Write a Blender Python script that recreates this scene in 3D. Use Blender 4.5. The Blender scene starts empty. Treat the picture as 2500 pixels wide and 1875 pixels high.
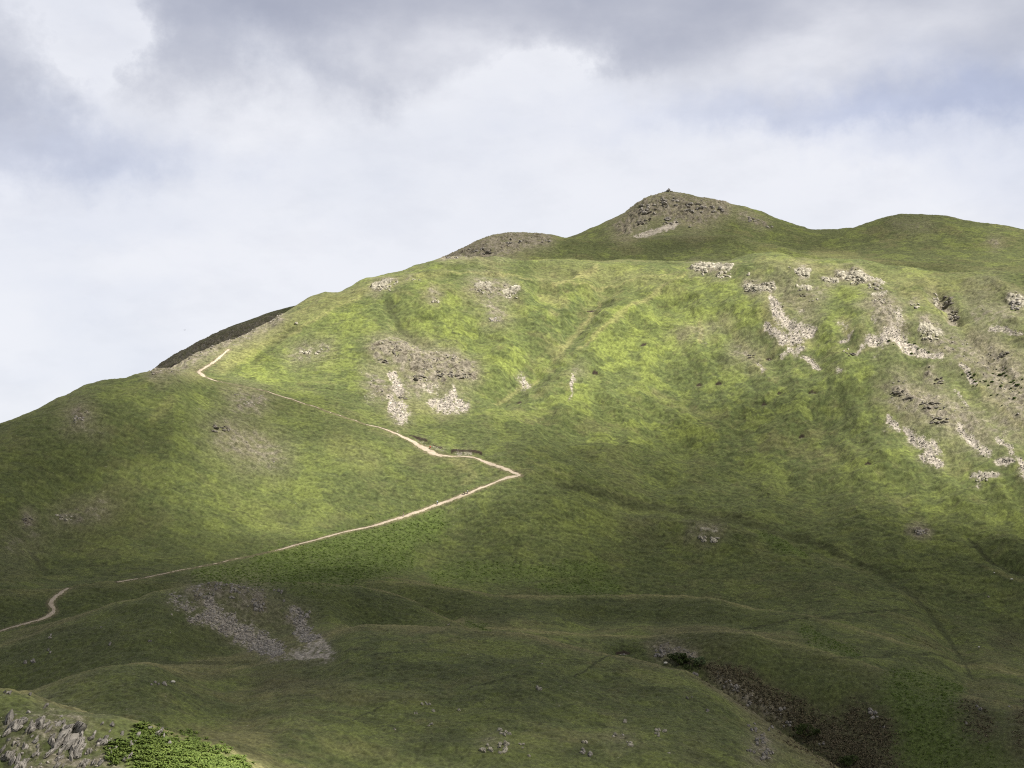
import bpy, bmesh, math, random
import numpy as np
from mathutils import Vector, Matrix

R = math.radians
random.seed(7)
rng = np.random.default_rng(7)
S = bpy.context.scene
COL = S.collection

# ------------------------------------------------------------------ camera
SW, SH, FPX = 2212.0, 1659.0, 3038.7          # measuring grid of the photograph, focal length in it
PITCH = R(7.69)
cam_d = bpy.data.cameras.new('camera')
cam_d.angle = R(40.0)
cam_d.clip_start = 0.1
cam_d.clip_end = 30000
cam = bpy.data.objects.new('camera', cam_d)
cam.location = (0, 0, 0)
cam.rotation_euler = (R(90) + PITCH, 0, 0)
COL.objects.link(cam)
S.camera = cam

# ------------------------------------------------------------------ light, exposure
SUN_AZ, SUN_EL = R(112), R(50)                 # clockwise from the view direction
SUNV = np.array([math.sin(SUN_AZ) * math.cos(SUN_EL), math.cos(SUN_AZ) * math.cos(SUN_EL), math.sin(SUN_EL)])
sd = bpy.data.lights.new('sun', 'SUN')
sd.energy = 5.0
sd.angle = R(0.5)
sd.color = (1.0, 0.95, 0.86)
sun = bpy.data.objects.new('sun', sd)
sun.rotation_euler = Vector(SUNV).to_track_quat('Z', 'Y').to_euler()
COL.objects.link(sun)
S.view_settings.view_transform = 'Standard'
S.view_settings.look = 'None'
S.view_settings.gamma = 1
S.view_settings.exposure = 0.95
S.cycles.use_denoising = False
S.cycles.pixel_filter_type = 'BLACKMAN_HARRIS'
S.cycles.filter_width = 1.15
S.cycles.volume_bounces = 0
S.cycles.max_bounces = 6
S.cycles.diffuse_bounces = 3

# ------------------------------------------------------------------ numpy helpers
def sstep(a, b, x):
    t = np.clip((x - a) / (b - a), 0, 1)
    return t * t * (3 - 2 * t)

_P = rng.permutation(256).astype(np.int32)
_P = np.concatenate([_P, _P])
_A = rng.random(256) * 2 * np.pi
_GX, _GY = np.cos(_A).astype(np.float32), np.sin(_A).astype(np.float32)
def perlin(x, y, seed=0):
    x = x + seed * 17.31; y = y + seed * 41.77
    xf = np.floor(x); yf = np.floor(y)
    xi = xf.astype(np.int32) & 255; yi = yf.astype(np.int32) & 255
    fx = (x - xf).astype(np.float32); fy = (y - yf).astype(np.float32)
    u = fx * fx * fx * (fx * (fx * 6 - 15) + 10); v = fy * fy * fy * (fy * (fy * 6 - 15) + 10)
    def g(ix, iy, dx, dy):
        h = _P[_P[ix & 255] + (iy & 255)]
        return _GX[h] * dx + _GY[h] * dy
    a = g(xi, yi, fx, fy); b = g(xi + 1, yi, fx - 1, fy)
    c = g(xi, yi + 1, fx, fy - 1); d = g(xi + 1, yi + 1, fx - 1, fy - 1)
    return (a + u * (b - a) + v * ((c + u * (d - c)) - (a + u * (b - a)))) * 1.5
def fbm(x, y, wl, oct=3, seed=0, gain=0.55):
    s = 0.0; a = 1.0; n = 0.0
    for i in range(oct):
        s = s + a * perlin(x / wl, y / wl, seed + i * 3.7); n += a
        a *= gain; wl *= 0.47
    return s / n

CP, SP = math.cos(PITCH), math.sin(PITCH)
def px_dir(u, v):
    """photo position -> azimuth (clockwise from view), tan of elevation"""
    u = np.asarray(u, float); v = np.asarray(v, float)
    x = (u - SW / 2) / FPX; y = (SH / 2 - v) / FPX
    fy = CP - y * SP; fz = SP + y * CP
    return np.arctan2(x, fy), fz / np.hypot(x, fy)
def project(X, Y, Z):
    yc = np.maximum(Y * CP + Z * SP, 1e-3); zc = -Y * SP + Z * CP
    return SW / 2 + FPX * X / yc, SH / 2 - FPX * zc / yc

# ------------------------------------------------------------------ relief: crest lines read as directions with distances
def curve(pts):
    p = np.array(pts, float)
    az, te = px_dir(p[:, 0], p[:, 1])
    o = np.argsort(az)
    return az[o], te[o], p[o, 2] if p.shape[1] > 2 else None
def pts2(vs, ds):
    """v-polyline (u,v) and distance polyline (u,d) -> (u,v,d)"""
    ds = np.array(ds, float)
    return [(u, v, np.interp(u, ds[:, 0], ds[:, 1])) for u, v in vs]

L_A = pts2([(-300, 1470), (0, 1486), (60, 1495), (117, 1516), (200, 1540), (300, 1556), (367, 1576), (434, 1603), (500, 1622), (540, 1646), (600, 1678), (800, 1712), (1200, 1725), (1600, 1750), (1812, 1800), (2212, 1930), (2500, 2000)],
           [(-300, 275), (0, 270), (540, 252), (800, 262), (1400, 270), (1812, 285), (2212, 262), (2500, 260)])
L_F = pts2([(-300, 1560), (0, 1515), (67, 1491), (110, 1475), (150, 1460), (217, 1443), (283, 1435), (334, 1435), (384, 1445), (430, 1452), (500, 1443), (570, 1425), (650, 1396), (720, 1370), (788, 1351), (850, 1352), (905, 1355), (971, 1353), (1038, 1363), (1122, 1368), (1172, 1376), (1238, 1396), (1288, 1408), (1338, 1420), (1389, 1430), (1438, 1440), (1475, 1446), (1508, 1463), (1558, 1493), (1608, 1526), (1675, 1570), (1725, 1610), (1775, 1635), (1812, 1660), (2000, 1760), (2212, 1860), (2500, 1960)],
           [(-300, 340), (60, 340), (334, 340), (500, 375), (650, 400), (788, 412), (971, 410), (1122, 405), (1438, 392), (1675, 370), (1812, 350), (2212, 310), (2500, 300)])
L_C = pts2([(-300, 1440), (0, 1391), (67, 1369.6), (110, 1348), (200, 1321), (300, 1293), (334, 1278), (400, 1266), (500, 1256), (567, 1254.6), (667, 1258), (738, 1263), (781, 1266), (838, 1281), (898, 1298), (971, 1333), (1010, 1349), (1100, 1354), (1180, 1366), (1272, 1374), (1338, 1374), (1405, 1372), (1475, 1362), (1542, 1361), (1625, 1365), (1675, 1383), (1800, 1420), (2000, 1475), (2212, 1530), (2500, 1600)],
           [(-300, 425), (0, 430), (300, 450), (567, 468), (800, 478), (1001, 465), (1180, 462), (1400, 470), (1625, 468), (2000, 455), (2212, 445), (2500, 440)])
L_D = pts2([(-300, 1285), (0, 1278), (60, 1276), (143, 1271), (233, 1258), (327, 1257), (400, 1264), (567, 1263), (700, 1262), (790, 1260), (830, 1259), (871, 1258.5), (938, 1263), (1005, 1274), (1072, 1286), (1138, 1288), (1238, 1289), (1405, 1289), (1475, 1289), (1525, 1293), (1575, 1303), (1625, 1314), (1692, 1320), (1800, 1345), (2000, 1398), (2212, 1455), (2500, 1520)],
           [(-300, 480), (0, 480), (327, 500), (600, 515), (1475, 520), (1692, 520), (2212, 500), (2500, 490)])
L_S = pts2([(-300, 1040), (-100, 955), (0, 916), (83, 883), (150, 854), (187, 833), (230, 820.5), (273, 818), (290, 809), (333, 802), (370, 800), (410, 806), (470, 823), (600, 857), (770, 910), (900, 968), (1010, 1000), (1127, 1026), (1205, 1036), (1300, 1062), (1440, 1098), (1600, 1118), (1680, 1150), (1740, 1190), (1850, 1230), (1950, 1270), (2000, 1305), (2050, 1340), (2120, 1365), (2212, 1400), (2500, 1480)],
           [(-300, 640), (0, 650), (333, 700), (600, 690), (900, 655), (1127, 630), (1440, 640), (1600, 640), (1740, 620), (1850, 605), (2000, 580), (2212, 560), (2500, 550)])
L_M = pts2([(-300, 1090), (0, 966), (150, 900), (290, 850), (333, 815), (350, 806), (370, 799), (407, 776), (467, 751), (520, 733), (587, 703), (607, 686), (647, 663), (670, 648), (697, 638), (738, 635), (788, 608), (831, 601), (868, 594), (898, 580), (935, 572), (980, 563), (1025, 559), (1098, 563), (1205, 561.6), (1238, 564), (1338, 564), (1475, 567), (1568, 567.7), (1613, 553), (1645, 551), (1690, 552), (1715, 563), (1776, 566), (1802, 564.5), (1856, 570), (1920, 583.7), (1984, 590), (2048, 600), (2096, 600), (2144, 597), (2212, 598), (2500, 605)],
           [(-300, 740), (333, 735), (407, 750), (647, 830), (738, 850), (935, 890), (1205, 915), (1475, 922), (1650, 918), (1776, 922), (2048, 925), (2500, 920)])
L_N = pts2([(-300, 1110), (0, 1000), (333, 860), (647, 700), (738, 668), (868, 622), (915, 590), (930, 573), (965, 553), (985, 544), (1010, 536), (1038, 521), (1065, 512), (1090, 508.5), (1128, 504.7), (1157, 508.5), (1198, 511.7), (1221, 518.5), (1269, 518), (1362, 515), (1445, 515), (1493, 510.5), (1557, 510), (1592, 513), (1616, 522), (1696, 537), (1728, 547), (1800, 556), (2000, 575), (2212, 585), (2500, 590)],
           [(-300, 900), (333, 900), (930, 990), (1128, 1030), (1500, 1040), (1728, 1030), (2212, 1010), (2500, 1000)])
L_T = pts2([(-300, 1120), (0, 1010), (250, 880), (310, 822), (333, 801), (347, 787), (377, 768), (410, 750), (444, 732), (500, 706), (567, 683), (610, 671), (647, 662), (700, 652), (800, 640), (900, 610), (1050, 560), (1180, 535), (1224, 519.5), (1269, 500.5), (1333, 471.7), (1358, 457), (1378, 440), (1397, 430), (1429, 421), (1445, 419), (1477, 421), (1509, 430), (1531, 432.5), (1578, 444.5), (1613, 451), (1642, 460.5), (1683, 478), (1722, 494), (1747, 500.5), (1792, 502.7), (1811, 503), (1840, 499), (1888, 484.5), (1914, 475), (1946, 468), (1984, 467), (2032, 468), (2054, 473), (2080, 481), (2125, 487.7), (2176, 496), (2212, 503), (2500, 560)],
           [(-300, 1040), (333, 1040), (647, 1080), (1000, 1130), (1224, 1150), (1445, 1180), (1984, 1200), (2500, 1180)])

AZ = np.unique(np.concatenate([np.linspace(R(-21.7), R(21.7), 1240), np.linspace(R(-48), R(-21.7), 90), np.linspace(R(21.7), R(48), 90)]))
NC = len(AZ)
def col_curve(L):
    az, te, d = curve(L)
    ct = np.interp(AZ, az, te); cd = np.interp(AZ, az, d)
    k = np.exp(-0.5 * (np.arange(-40, 41) / 14.0) ** 2); k /= k.sum()
    cd = np.convolve(np.pad(cd, 40, mode='edge'), k, 'valid')
    k = np.exp(-0.5 * (np.arange(-4, 5) / 1.6) ** 2); k /= k.sum()
    ct = np.convolve(np.pad(ct, 4, mode='edge'), k, 'valid')
    return cd, ct
def split_bump(c, sg):
    k = np.exp(-0.5 * (np.arange(-4 * sg, 4 * sg + 1) / sg) ** 2); k /= k.sum()
    sm = np.convolve(np.pad(c[1], 4 * sg, mode='reflect', reflect_type='odd'), k, 'valid')
    return (c[0], sm), (c[1] - sm) * c[0]
UC = SW / 2 + FPX * np.tan(AZ) * CP           # rough photo column of each azimuth
def along(pts):
    p = np.array(pts, float)
    return np.interp(UC, p[:, 0], p[:, 1])

cA, cF, cC, cD, cS, cM, cN, cT = [col_curve(L) for L in (L_A, L_F, L_C, L_D, L_S, L_M, L_N, L_T)]
K = []                                         # (distance, height) rows of control points
BUMPS = []
def bumpy(c, sg, front, back):
    c2, dz = split_bump(c, sg); BUMPS.append((c[0], dz, front, back)); return c2
cM = bumpy(cM, 45, 42, 30); cD = bumpy(cD, 40, 10, 16); cC = bumpy(cC, 30, 16, 10); cF = bumpy(cF, 26, 22, 9); cS = bumpy(cS, 30, 26, 16); cN = bumpy(cN, 40, 28, 30); cT = bumpy(cT, 26, 40, 60)
def zz(c): return c[0] * c[1]
def dip(c0, c1, frac, amount):
    d = c0[0] + (c1[0] - c0[0]) * frac
    return d, zz(c0) + (zz(c1) - zz(c0)) * frac - amount
one = np.ones(NC)
nearA_d = cA[0] - 42
_, nt = px_dir(np.interp(UC, [0, 540, 700, 2212], [1106, 1106, 1106, 1106]), np.interp(UC, [-200, 0, 450, 640, 1200, 1812, 2212], [1720, 1720, 1722, 1735, 1790, 1850, 1990]))
K.append((one * 0.5, one * -1.75)); K.append((one * 14, one * -5.2)); K.append((one * 120, one * -62))
K.append((nearA_d, nearA_d * nt))
K.append((cA[0], zz(cA)))
K.append(dip(cA, cF, 0.30, along([(-200, 7), (350, 6), (520, 4), (640, 0), (2212, 0)])))
K.append((cF[0], zz(cF)))
fd = cF[0] + np.minimum(34, (cC[0] - cF[0]) * 0.42)
fdrop = along([(-200, 9), (60, 9), (300, 6), (440, 2), (560, 0.5), (720, 0.5), (800, 4), (1000, 5), (1120, 4), (1300, 6), (1420, 15), (1600, 22), (1812, 21), (2212, 14)])
K.append((fd, zz(cF) + along([(0, 1), (500, 2), (720, 4), (800, 1), (1200, 1), (2212, 0)]) - fdrop))
K.append((cC[0], zz(cC)))
K.append(dip(cC, cD, 0.42, along([(-200, 3), (0, 4), (300, 6), (420, 10), (800, 9), (960, 7), (1020, 2.5), (1100, 0.5), (1200, 0.5), (1272, 3), (1600, 3.2), (1680, 0.6), (2212, 0)])))
K.append((cD[0], zz(cD)))
K.append(dip(cD, cS, 0.17, along([(-200, 2), (0, 3), (143, 9), (327, 9), (420, 7), (700, 7), (950, 10), (1500, 12), (1690, 6), (1800, 1), (2212, 0.5)])))
K.append((cS[0], zz(cS)))
K.append(dip(cS, cM, 0.22, along([(-200, 10), (300, 10), (360, 2), (430, 2), (900, 4), (1127, 9), (1440, 13), (1600, 14), (1750, 13), (1850, 8), (2050, 8), (2212, 6)])))
K.append((cM[0], zz(cM)))
K.append(dip(cM, cN, 0.4, along([(-200, 6), (700, 8), (1000, 9), (1300, 8), (1500, 8), (1640, 12), (1800, 10), (2212, 9)])))
K.append((cN[0], zz(cN)))
K.append(dip(cN, cT, 0.4, along([(-200, 10), (1000, 12), (1300, 11), (1560, 11), (1700, 9), (1800, 4), (2212, 1)])))
K.append((cT[0], zz(cT)))
K.append((cT[0] + 260, zz(cT) - 120)); K.append((cT[0] + 700, one * -88))
KD = np.array([k[0] for k in K]); KZ = np.array([k[1] for k in K])
SEG = [4, 8, 16, 150, 80, 200, 70, 140, 60, 70, 80, 240, 130, 330, 60, 80, 60, 120, 8, 8]

def pchip_rows(D, Z, seg):
    h = np.diff(D, axis=0); dl = np.diff(Z, axis=0) / h
    m = np.zeros_like(Z)
    w1 = 2 * h[1:] + h[:-1]; w2 = h[1:] + 2 * h[:-1]
    ok = dl[:-1] * dl[1:] > 0
    with np.errstate(divide='ignore', invalid='ignore'):
        hm = (w1 + w2) / (w1 / dl[:-1] + w2 / dl[1:])
    m[1:-1] = np.where(ok, hm, 0); m[0] = dl[0]; m[-1] = dl[-1]
    rd, rz = [], []
    for i, n in enumerate(seg):
        for t in np.linspace(0, 1, n, endpoint=False):
            t2, t3 = t * t, t * t * t
            rd.append(D[i] + h[i] * t)
            rz.append((2 * t3 - 3 * t2 + 1) * Z[i] + (t3 - 2 * t2 + t) * h[i] * m[i] + (-2 * t3 + 3 * t2) * Z[i + 1] + (t3 - t2) * h[i] * m[i + 1])
    rd.append(D[-1]); rz.append(Z[-1])
    return np.array(rd), np.array(rz)
TD, TZ = pchip_rows(KD, KZ, SEG)
NR = len(TD)
ROW0 = np.concatenate([[0], np.cumsum(SEG)])
for bd, dz, fr_, bk_ in BUMPS:
    q = TD - bd
    TZ = TZ + dz * np.exp(-(q / np.where(q < 0, fr_, bk_)) ** 2)
fade = sstep(R(25), R(46), np.abs(AZ))
TZ = TZ * (1 - fade) + (-88) * fade * (TD > 40) + TZ * fade * (TD <= 40)
TX = TD * np.sin(AZ); TY = TD * np.cos(AZ)

# ------------------------------------------------------------------ sampling the relief
GD = np.arange(1.0, 1400.0, 0.5)
class Field:
    def __init__(self, Zr):
        self.Z = np.empty((NC, len(GD)), np.float32)
        for i in range(NC):
            self.Z[i] = np.interp(GD, TD[:, i], Zr[:, i])
        self.E = np.maximum.accumulate(self.Z / GD, axis=1)
    def height(self, x, y):
        az = np.arctan2(x, y); d = np.hypot(x, y)
        ci = np.clip(np.interp(az, AZ, np.arange(NC)), 0, NC - 1.001); di = np.clip((d - GD[0]) / 0.5, 0, len(GD) - 1.001)
        c0 = ci.astype(int); d0 = di.astype(int); fc = ci - c0; fdd = di - d0
        Z = self.Z
        return (Z[c0, d0] * (1 - fc) + Z[c0 + 1, d0] * fc) * (1 - fdd) + (Z[c0, d0 + 1] * (1 - fc) + Z[c0 + 1, d0 + 1] * fc) * fdd
    def hit(self, u, v):
        """first ground point met along the photo direction (u, v)"""
        az, te = px_dir(np.atleast_1d(u), np.atleast_1d(v))
        out = np.empty((len(az), 3))
        for i, (a, t) in enumerate(zip(az, te)):
            ci = min(max(int(round(float(np.interp(a, AZ, np.arange(NC))))), 0), NC - 1)
            j = int(np.searchsorted(self.E[ci], t)); j = min(max(j, 1), len(GD) - 1)
            e0, e1 = self.E[ci][j - 1], self.E[ci][j]
            f = 0 if e1 <= e0 else min(max((t - e0) / (e1 - e0), 0), 1)
            d = GD[j - 1] + 0.5 * f
            out[i] = (d * math.sin(a), d * math.cos(a), 0)
        out[:, 2] = self.height(out[:, 0], out[:, 1])
        return out
base = Field(TZ)
TU, TV = project(TX, TY, TZ)
TU = TU.astype(np.float32); TV = TV.astype(np.float32)
FAR = TD > 200
CORE = np.abs(AZ) < R(24)

# ------------------------------------------------------------------ ground cover masks: strokes (u, v, radius) on the ground
wx, wy = TX.astype(np.float32), TY.astype(np.float32)
WARP1 = fbm(wx, wy, 9.0, 3, 11); WARP2 = fbm(wx, wy, 9.0, 3, 23)
FINE = fbm(wx, wy, 2.2, 2, 31)
def stroke(M, pts, val=1.0, soft=0.55, warp=9.0, vs=1.0, layer=None):
    p = np.array(pts, float)
    if len(p) == 1: p = np.vstack([p, p + [0.01, 0, 0]])
    for a, b in zip(p[:-1], p[1:]):
        r = max(a[2], b[2]); mg = r * 1.6 + warp + 4
        sel = (TU > min(a[0], b[0]) - mg) & (TU < max(a[0], b[0]) + mg) & (TV > min(a[1], b[1]) - mg) & (TV < max(a[1], b[1]) + mg) & FAR
        if layer is not None: sel &= layer
        idx = np.nonzero(sel)
        if not len(idx[0]): continue
        U = TU[idx] + WARP1[idx] * warp; V = (TV[idx] + WARP2[idx] * warp * 0.6)
        ax, ay, bx, by = a[0], a[1] * vs, b[0], b[1] * vs
        dx, dy = bx - ax, by - ay
        t = np.clip(((U - ax) * dx + (V * vs - ay) * dy) / (dx * dx + dy * dy + 1e-9), 0, 1)
        rr = a[2] + (b[2] - a[2]) * t
        dist = np.hypot(U - ax - t * dx, V * vs - ay - t * dy)
        m = (1 - sstep(1 - soft, 1 + soft, dist / np.maximum(rr, .5) + FINE[idx] * 0.35)) * val
        M[idx] = np.maximum(M[idx], m)
def zeros(): return np.zeros((NR, NC), np.float32)
def rows(a, b):
    m = np.zeros((NR, NC), bool); m[ROW0[a]:ROW0[b]] = True; return m
LAYER_NEAR = rows(3, 6); LAYER_KNOLL = rows(6, 9); LAYER_FACE = rows(11, 15); LAYER_TOP = rows(15, 20); LAYER_WALL = rows(7, 13)

scree = zeros(); stony = zeros()
for pts, val in [
    ([(850, 815, 5), (857, 838, 9), (863, 850, 8)], 1), ([(841, 868, 6), (857, 885, 12), (868, 903, 12)], 1), ([(915, 838, 7), (938, 846, 8)], .55),
    ([(981, 846, 4), (978, 862, 9), (966, 876, 15)], .9), ([(936, 876, 9), (975, 880, 14), (1000, 886, 9)], .95), ([(800, 862, 9)], .3),
    ([(1666, 645, 5), (1677, 667, 7), (1680, 690, 10), (1700, 706, 8), (1725, 721, 11), (1755, 722, 8)], 1), ([(1650, 706, 3), (1672, 721, 6), (1692, 735, 9), (1728, 733, 8)], 1),
    ([(1700, 755, 3), (1718, 758, 6), (1732, 754, 3)], 1), ([(1736, 772, 3), (1750, 782, 5), (1766, 794, 4)], 1), ([(1686, 771, 3), (1700, 763, 3)], .8), ([(1735, 676, 5)], .5), ([(1732, 703, 4)], .7),
    ([(1818, 746, 3), (1832, 740, 4), (1846, 728, 2)], .9), ([(1850, 770, 3), (1864, 757, 3)], .7), ([(1815, 812, 4)], .8), ([(1640, 787, 4), (1648, 797, 4)], .7), ([(1813, 703, 5), (1828, 716, 6)], .5), ([(1896, 775, 6)], .4),
    ([(1880, 746, 8), (1905, 748, 9), (1934, 734, 12), (1955, 755, 10), (1985, 766, 6), (2030, 780, 6)], .95), ([(1888, 704, 6)], .5), ([(1935, 692, 12), (1945, 715, 12)], .55), ([(1900, 688, 14)], .3),
    ([(2078, 798, 2), (2092, 812, 4), (2106, 830, 5)], 1), ([(2143, 718, 5), (2165, 717, 4), (2207, 728, 3)], .8),
    ([(1920, 903, 3), (1930, 918, 6), (1941, 930, 4)], .9), ([(1912, 935, 4)], .5), ([(1955, 928, 4), (1970, 945, 8), (1992, 962, 7), (2016, 978, 12), (2002, 993, 9), (2026, 1010, 8)], .95),
    ([(2072, 934, 4), (2082, 955, 6), (2106, 968, 7), (2131, 990, 6)], .85), ([(2160, 962, 5), (2192, 996, 4)], .75), ([(2152, 1012, 3), (2183, 1009, 5)], .85), ([(2198, 1010, 5), (2225, 1035, 10)], .9),
    ([(2102, 1038, 3), (2126, 1042, 5), (2154, 1038, 4)], 1), ([(2112, 1057, 4)], .7), ([(2060, 850, 4), (2090, 885, 3)], .55), ([(1925, 865, 4), (1940, 885, 3)], .5),
    ([(450, 1304, 10), (455, 1330, 15), (500, 1354, 18), (550, 1380, 17), (595, 1404, 14)], 1), ([(640, 1322, 10), (650, 1362, 10), (680, 1392, 15), (702, 1410, 13), (640, 1412, 10)], .9), ([(380, 1298, 14), (410, 1316, 8)], .55), ([(410, 1338, 5), (450, 1340, 10)], .7), ([(520, 1385, 8), (580, 1412, 8), (650, 1414, 8)], .45),
    ([(1374, 513, 2), (1419, 501, 5), (1463, 485, 4)], 1), ([(1390, 488, 8)], .4), ([(1128, 800, 4), (1137, 815, 5), (1131, 824, 3)], .75), ([(1240, 822, 3), (1236, 838, 3), (1231, 868, 1.6)], .7), ([(1510, 720, 6), (1525, 745, 4)], .25),
    ([(850, 942, 3)], .5), ([(905, 950, 4), (930, 972, 5), (955, 978, 4)], .35), ([(985, 982, 5), (1010, 985, 7)], .55)]:
    stroke(scree, [(p[0], p[1], p[2] * 1.25 + 1) for p in pts], val, soft=.85, warp=12)
    stroke(stony, [(p[0], p[1], p[2] * 1.7 + 2) for p in pts], val * .6, soft=.9, warp=16)
ledge = zeros()
for pts, val in [([(1500, 586, 7), (1530, 583, 8), (1578, 594, 7)], .95), ([(1610, 622, 6), (1640, 624, 7), (1670, 617, 7)], .85), ([(1720, 592, 6), (1748, 592, 6)], .9), ([(1780, 604, 4), (1808, 607, 4)], .95), ([(1815, 595, 4), (1838, 600, 8), (1870, 609, 8), (1908, 621, 4)], 1), ([(1722, 623, 4), (1750, 624, 5)], .7), ([(808, 626, 5), (845, 617, 6)], .9), ([(1088, 640, 5), (1118, 637, 6)], .9), ([(1030, 628, 5), (1060, 628, 5)], .7), ([(1992, 720, 9), (2030, 726, 9)], .85), ([(2186, 656, 10), (2212, 660, 10)], .8), ([(1885, 650, 3), (1915, 646, 3)], .7), ([(2104, 1038, 3), (2150, 1036, 3)], .9), ([(2018, 640, 4), (2022, 652, 4)], .7), ([(1515, 1163, 4), (1550, 1163, 4)], .5)]:
    stroke(ledge, pts, val, soft=.7, warp=9)
rock = zeros()
for pts, val in [
    ([(826, 768, 22), (862, 764, 26), (905, 790, 34), (960, 800, 30), (1015, 806, 18)], .8), ([(805, 828, 16), (822, 850, 18), (870, 856, 14)], .6), ([(900, 830, 24), (950, 820, 20)], .7), ([(900, 850, 12)], .5),
    ([(1505, 586, 12), (1560, 592, 14)], .75), ([(1622, 622, 13), (1662, 620, 14)], .7), ([(1735, 592, 14)], .7), ([(1793, 606, 12)], .7), ([(1815, 596, 9), (1850, 602, 13), (1900, 620, 8)], .9), ([(1736, 624, 13), (1770, 640, 16)], .45), ([(1700, 650, 20), (1740, 680, 20)], .3), ([(1625, 768, 22), (1600, 755, 18)], .4),
    ([(1900, 655, 18), (1910, 680, 28), (1925, 715, 26)], .65), ([(1998, 705, 14), (2015, 722, 20)], .7), ([(2005, 740, 20), (2045, 750, 36), (2100, 770, 40)], .5), ([(1975, 660, 10)], .5), ([(2018, 642, 8), (2046, 660, 10), (2058, 685, 12)], .85), ([(2196, 656, 18)], .8), ([(2120, 680, 30), (2180, 690, 26)], .4), ([(2140, 630, 30)], .25),
    ([(1945, 850, 34), (1985, 872, 40), (2035, 905, 40), (2095, 925, 36)], .5), ([(1940, 850, 12), (1962, 862, 14), (1985, 876, 14), (2025, 872, 10)], .85), ([(2000, 900, 14), (2030, 910, 18)], .8), ([(2010, 812, 12), (2025, 832, 12)], .6),
    ([(2140, 790, 40), (2180, 830, 45), (2212, 880, 45)], .6), ([(2160, 930, 40)], .4),
    ([(170, 905, 26)], .6), ([(205, 935, 20)], .3), ([(520, 868, 26), (555, 872, 22)], .5), ([(490, 935, 38), (530, 960, 40), (585, 985, 34)], .42), ([(1045, 632, 24), (1100, 640, 16)], .6), ([(1060, 670, 20), (1075, 690, 20)], .5), ([(935, 650, 12)], .5), ([(640, 765, 18), (700, 757, 18)], .42), ([(810, 625, 10), (845, 614, 8)], .8), ([(880, 605, 8)], .4),
    ([(60, 1122, 14)], .7), ([(140, 1120, 26), (215, 1105, 24)], .4), ([(30, 1180, 30), (70, 1160, 30)], .3),
    ([(430, 1285, 28), (480, 1275, 26), (545, 1290, 36)], .55), ([(560, 1312, 18)], .8), ([(640, 1335, 26)], .5),
    ([(1350, 490, 22), (1400, 450, 26), (1445, 445, 30), (1500, 460, 30), (1560, 450, 20)], .75), ([(1600, 465, 10), (1650, 485, 8)], .6), ([(1545, 490, 8)], .3),
    ([(960, 560, 8), (1010, 545, 16), (1080, 530, 26), (1130, 520, 20), (1180, 520, 12)], .75), ([(1060, 548, 14)], .8), ([(1180, 535, 10)], .3),
    ([(335, 802, 14), (380, 785, 22), (440, 752, 24), (500, 728, 20), (600, 690, 14)], .65), ([(1540, 1160, 20), (1500, 1165, 16)], .35), ([(1985, 1150, 13), (2000, 1157, 8)], .7), ([(2000, 490, 16), (1940, 488, 12)], .3), ([(2150, 527, 12)], .5),
    ([(1250, 810, 14)], .35), ([(1470, 735, 14)], .3), ([(1430, 1405, 18), (1490, 1415, 12)], .75), ([(1560, 1470, 16), (1600, 1500, 16), (1690, 1550, 14)], .5),
    ([(1060, 1605, 20)], .3), ([(1640, 1590, 18), (1650, 1630, 24)], .55), ([(1340, 1600, 20)], .3), ([(100, 1540, 24), (200, 1550, 20)], .2)]:
    stroke(rock, pts, val, soft=0.8, warp=14)
    stroke(stony, [(p[0], p[1], p[2] * 1.35 + 3) for p in pts], min(val * 1.1, .9), soft=.9, warp=20)
stroke(rock, [(20, 1580, 40), (140, 1590, 60), (80, 1650, 70), (220, 1640, 50)], .45, soft=.7, layer=LAYER_NEAR)
heath = zeros()
for pts, val in [([(1540, 1450, 22), (1600, 1480, 30), (1680, 1530, 34), (1740, 1570, 44), (1820, 1610, 60), (1880, 1650, 60)], .9), ([(1850, 1550, 40), (1900, 1590, 44)], .85), ([(2095, 1535, 40), (2125, 1585, 34)], .6), ([(2206, 1540, 30), (2206, 1600, 30)], .5),
                 ([(560, 1470, 30), (640, 1480, 40)], .28), ([(2180, 1380, 36)], .4), ([(1530, 1155, 34)], .3), ([(1400, 1150, 34)], .25), ([(1430, 1375, 30), (1560, 1400, 40)], .3), ([(1500, 1620, 30)], .3)]:
    stroke(heath, pts, val, soft=1.0, warp=26)
bracken = zeros()
for pts, val in [([(560, 1215, 22), (700, 1190, 30), (850, 1160, 34), (930, 1135, 30)], 1), ([(430, 1240, 16), (600, 1235, 26), (760, 1225, 34), (860, 1195, 36)], 1), ([(950, 1240, 22), (1060, 1235, 24), (1200, 1240, 18), (1290, 1245, 12)], .7), ([(1180, 1270, 12), (1330, 1270, 16)], .85), ([(1230, 1225, 12), (1300, 1232, 14)], .8),
                 ([(1650, 1160, 12), (1700, 1185, 14), (1735, 1200, 8)], .85), ([(1745, 1370, 14), (1790, 1395, 16), (1850, 1415, 10)], .8), ([(1950, 1455, 12), (1990, 1475, 22), (2060, 1490, 20)], .95), ([(1950, 1490, 40), (2000, 1540, 56), (2020, 1620, 66)], 1), ([(2120, 1650, 50)], .6), ([(1010, 1340, 8), (1060, 1360, 6)], .6)]:
    stroke(bracken, pts, val, soft=.85, warp=20)
nearbr = zeros()
stroke(nearbr, [(262, 1622, 20), (330, 1610, 24), (400, 1630, 26), (470, 1645, 18), (520, 1668, 20)], 1, soft=.7, warp=16, layer=LAYER_NEAR)
stroke(nearbr, [(290, 1585, 8), (305, 1578, 8), (320, 1600, 14)], 1, soft=.3, warp=8, layer=LAYER_NEAR)
stroke(nearbr, [(330, 1660, 46), (460, 1685, 50)], 1, soft=.6, warp=16, layer=LAYER_NEAR)
stroke(nearbr, [(238, 1610, 8), (248, 1640, 12)], .8, soft=.3, warp=8, layer=LAYER_NEAR)
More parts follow.
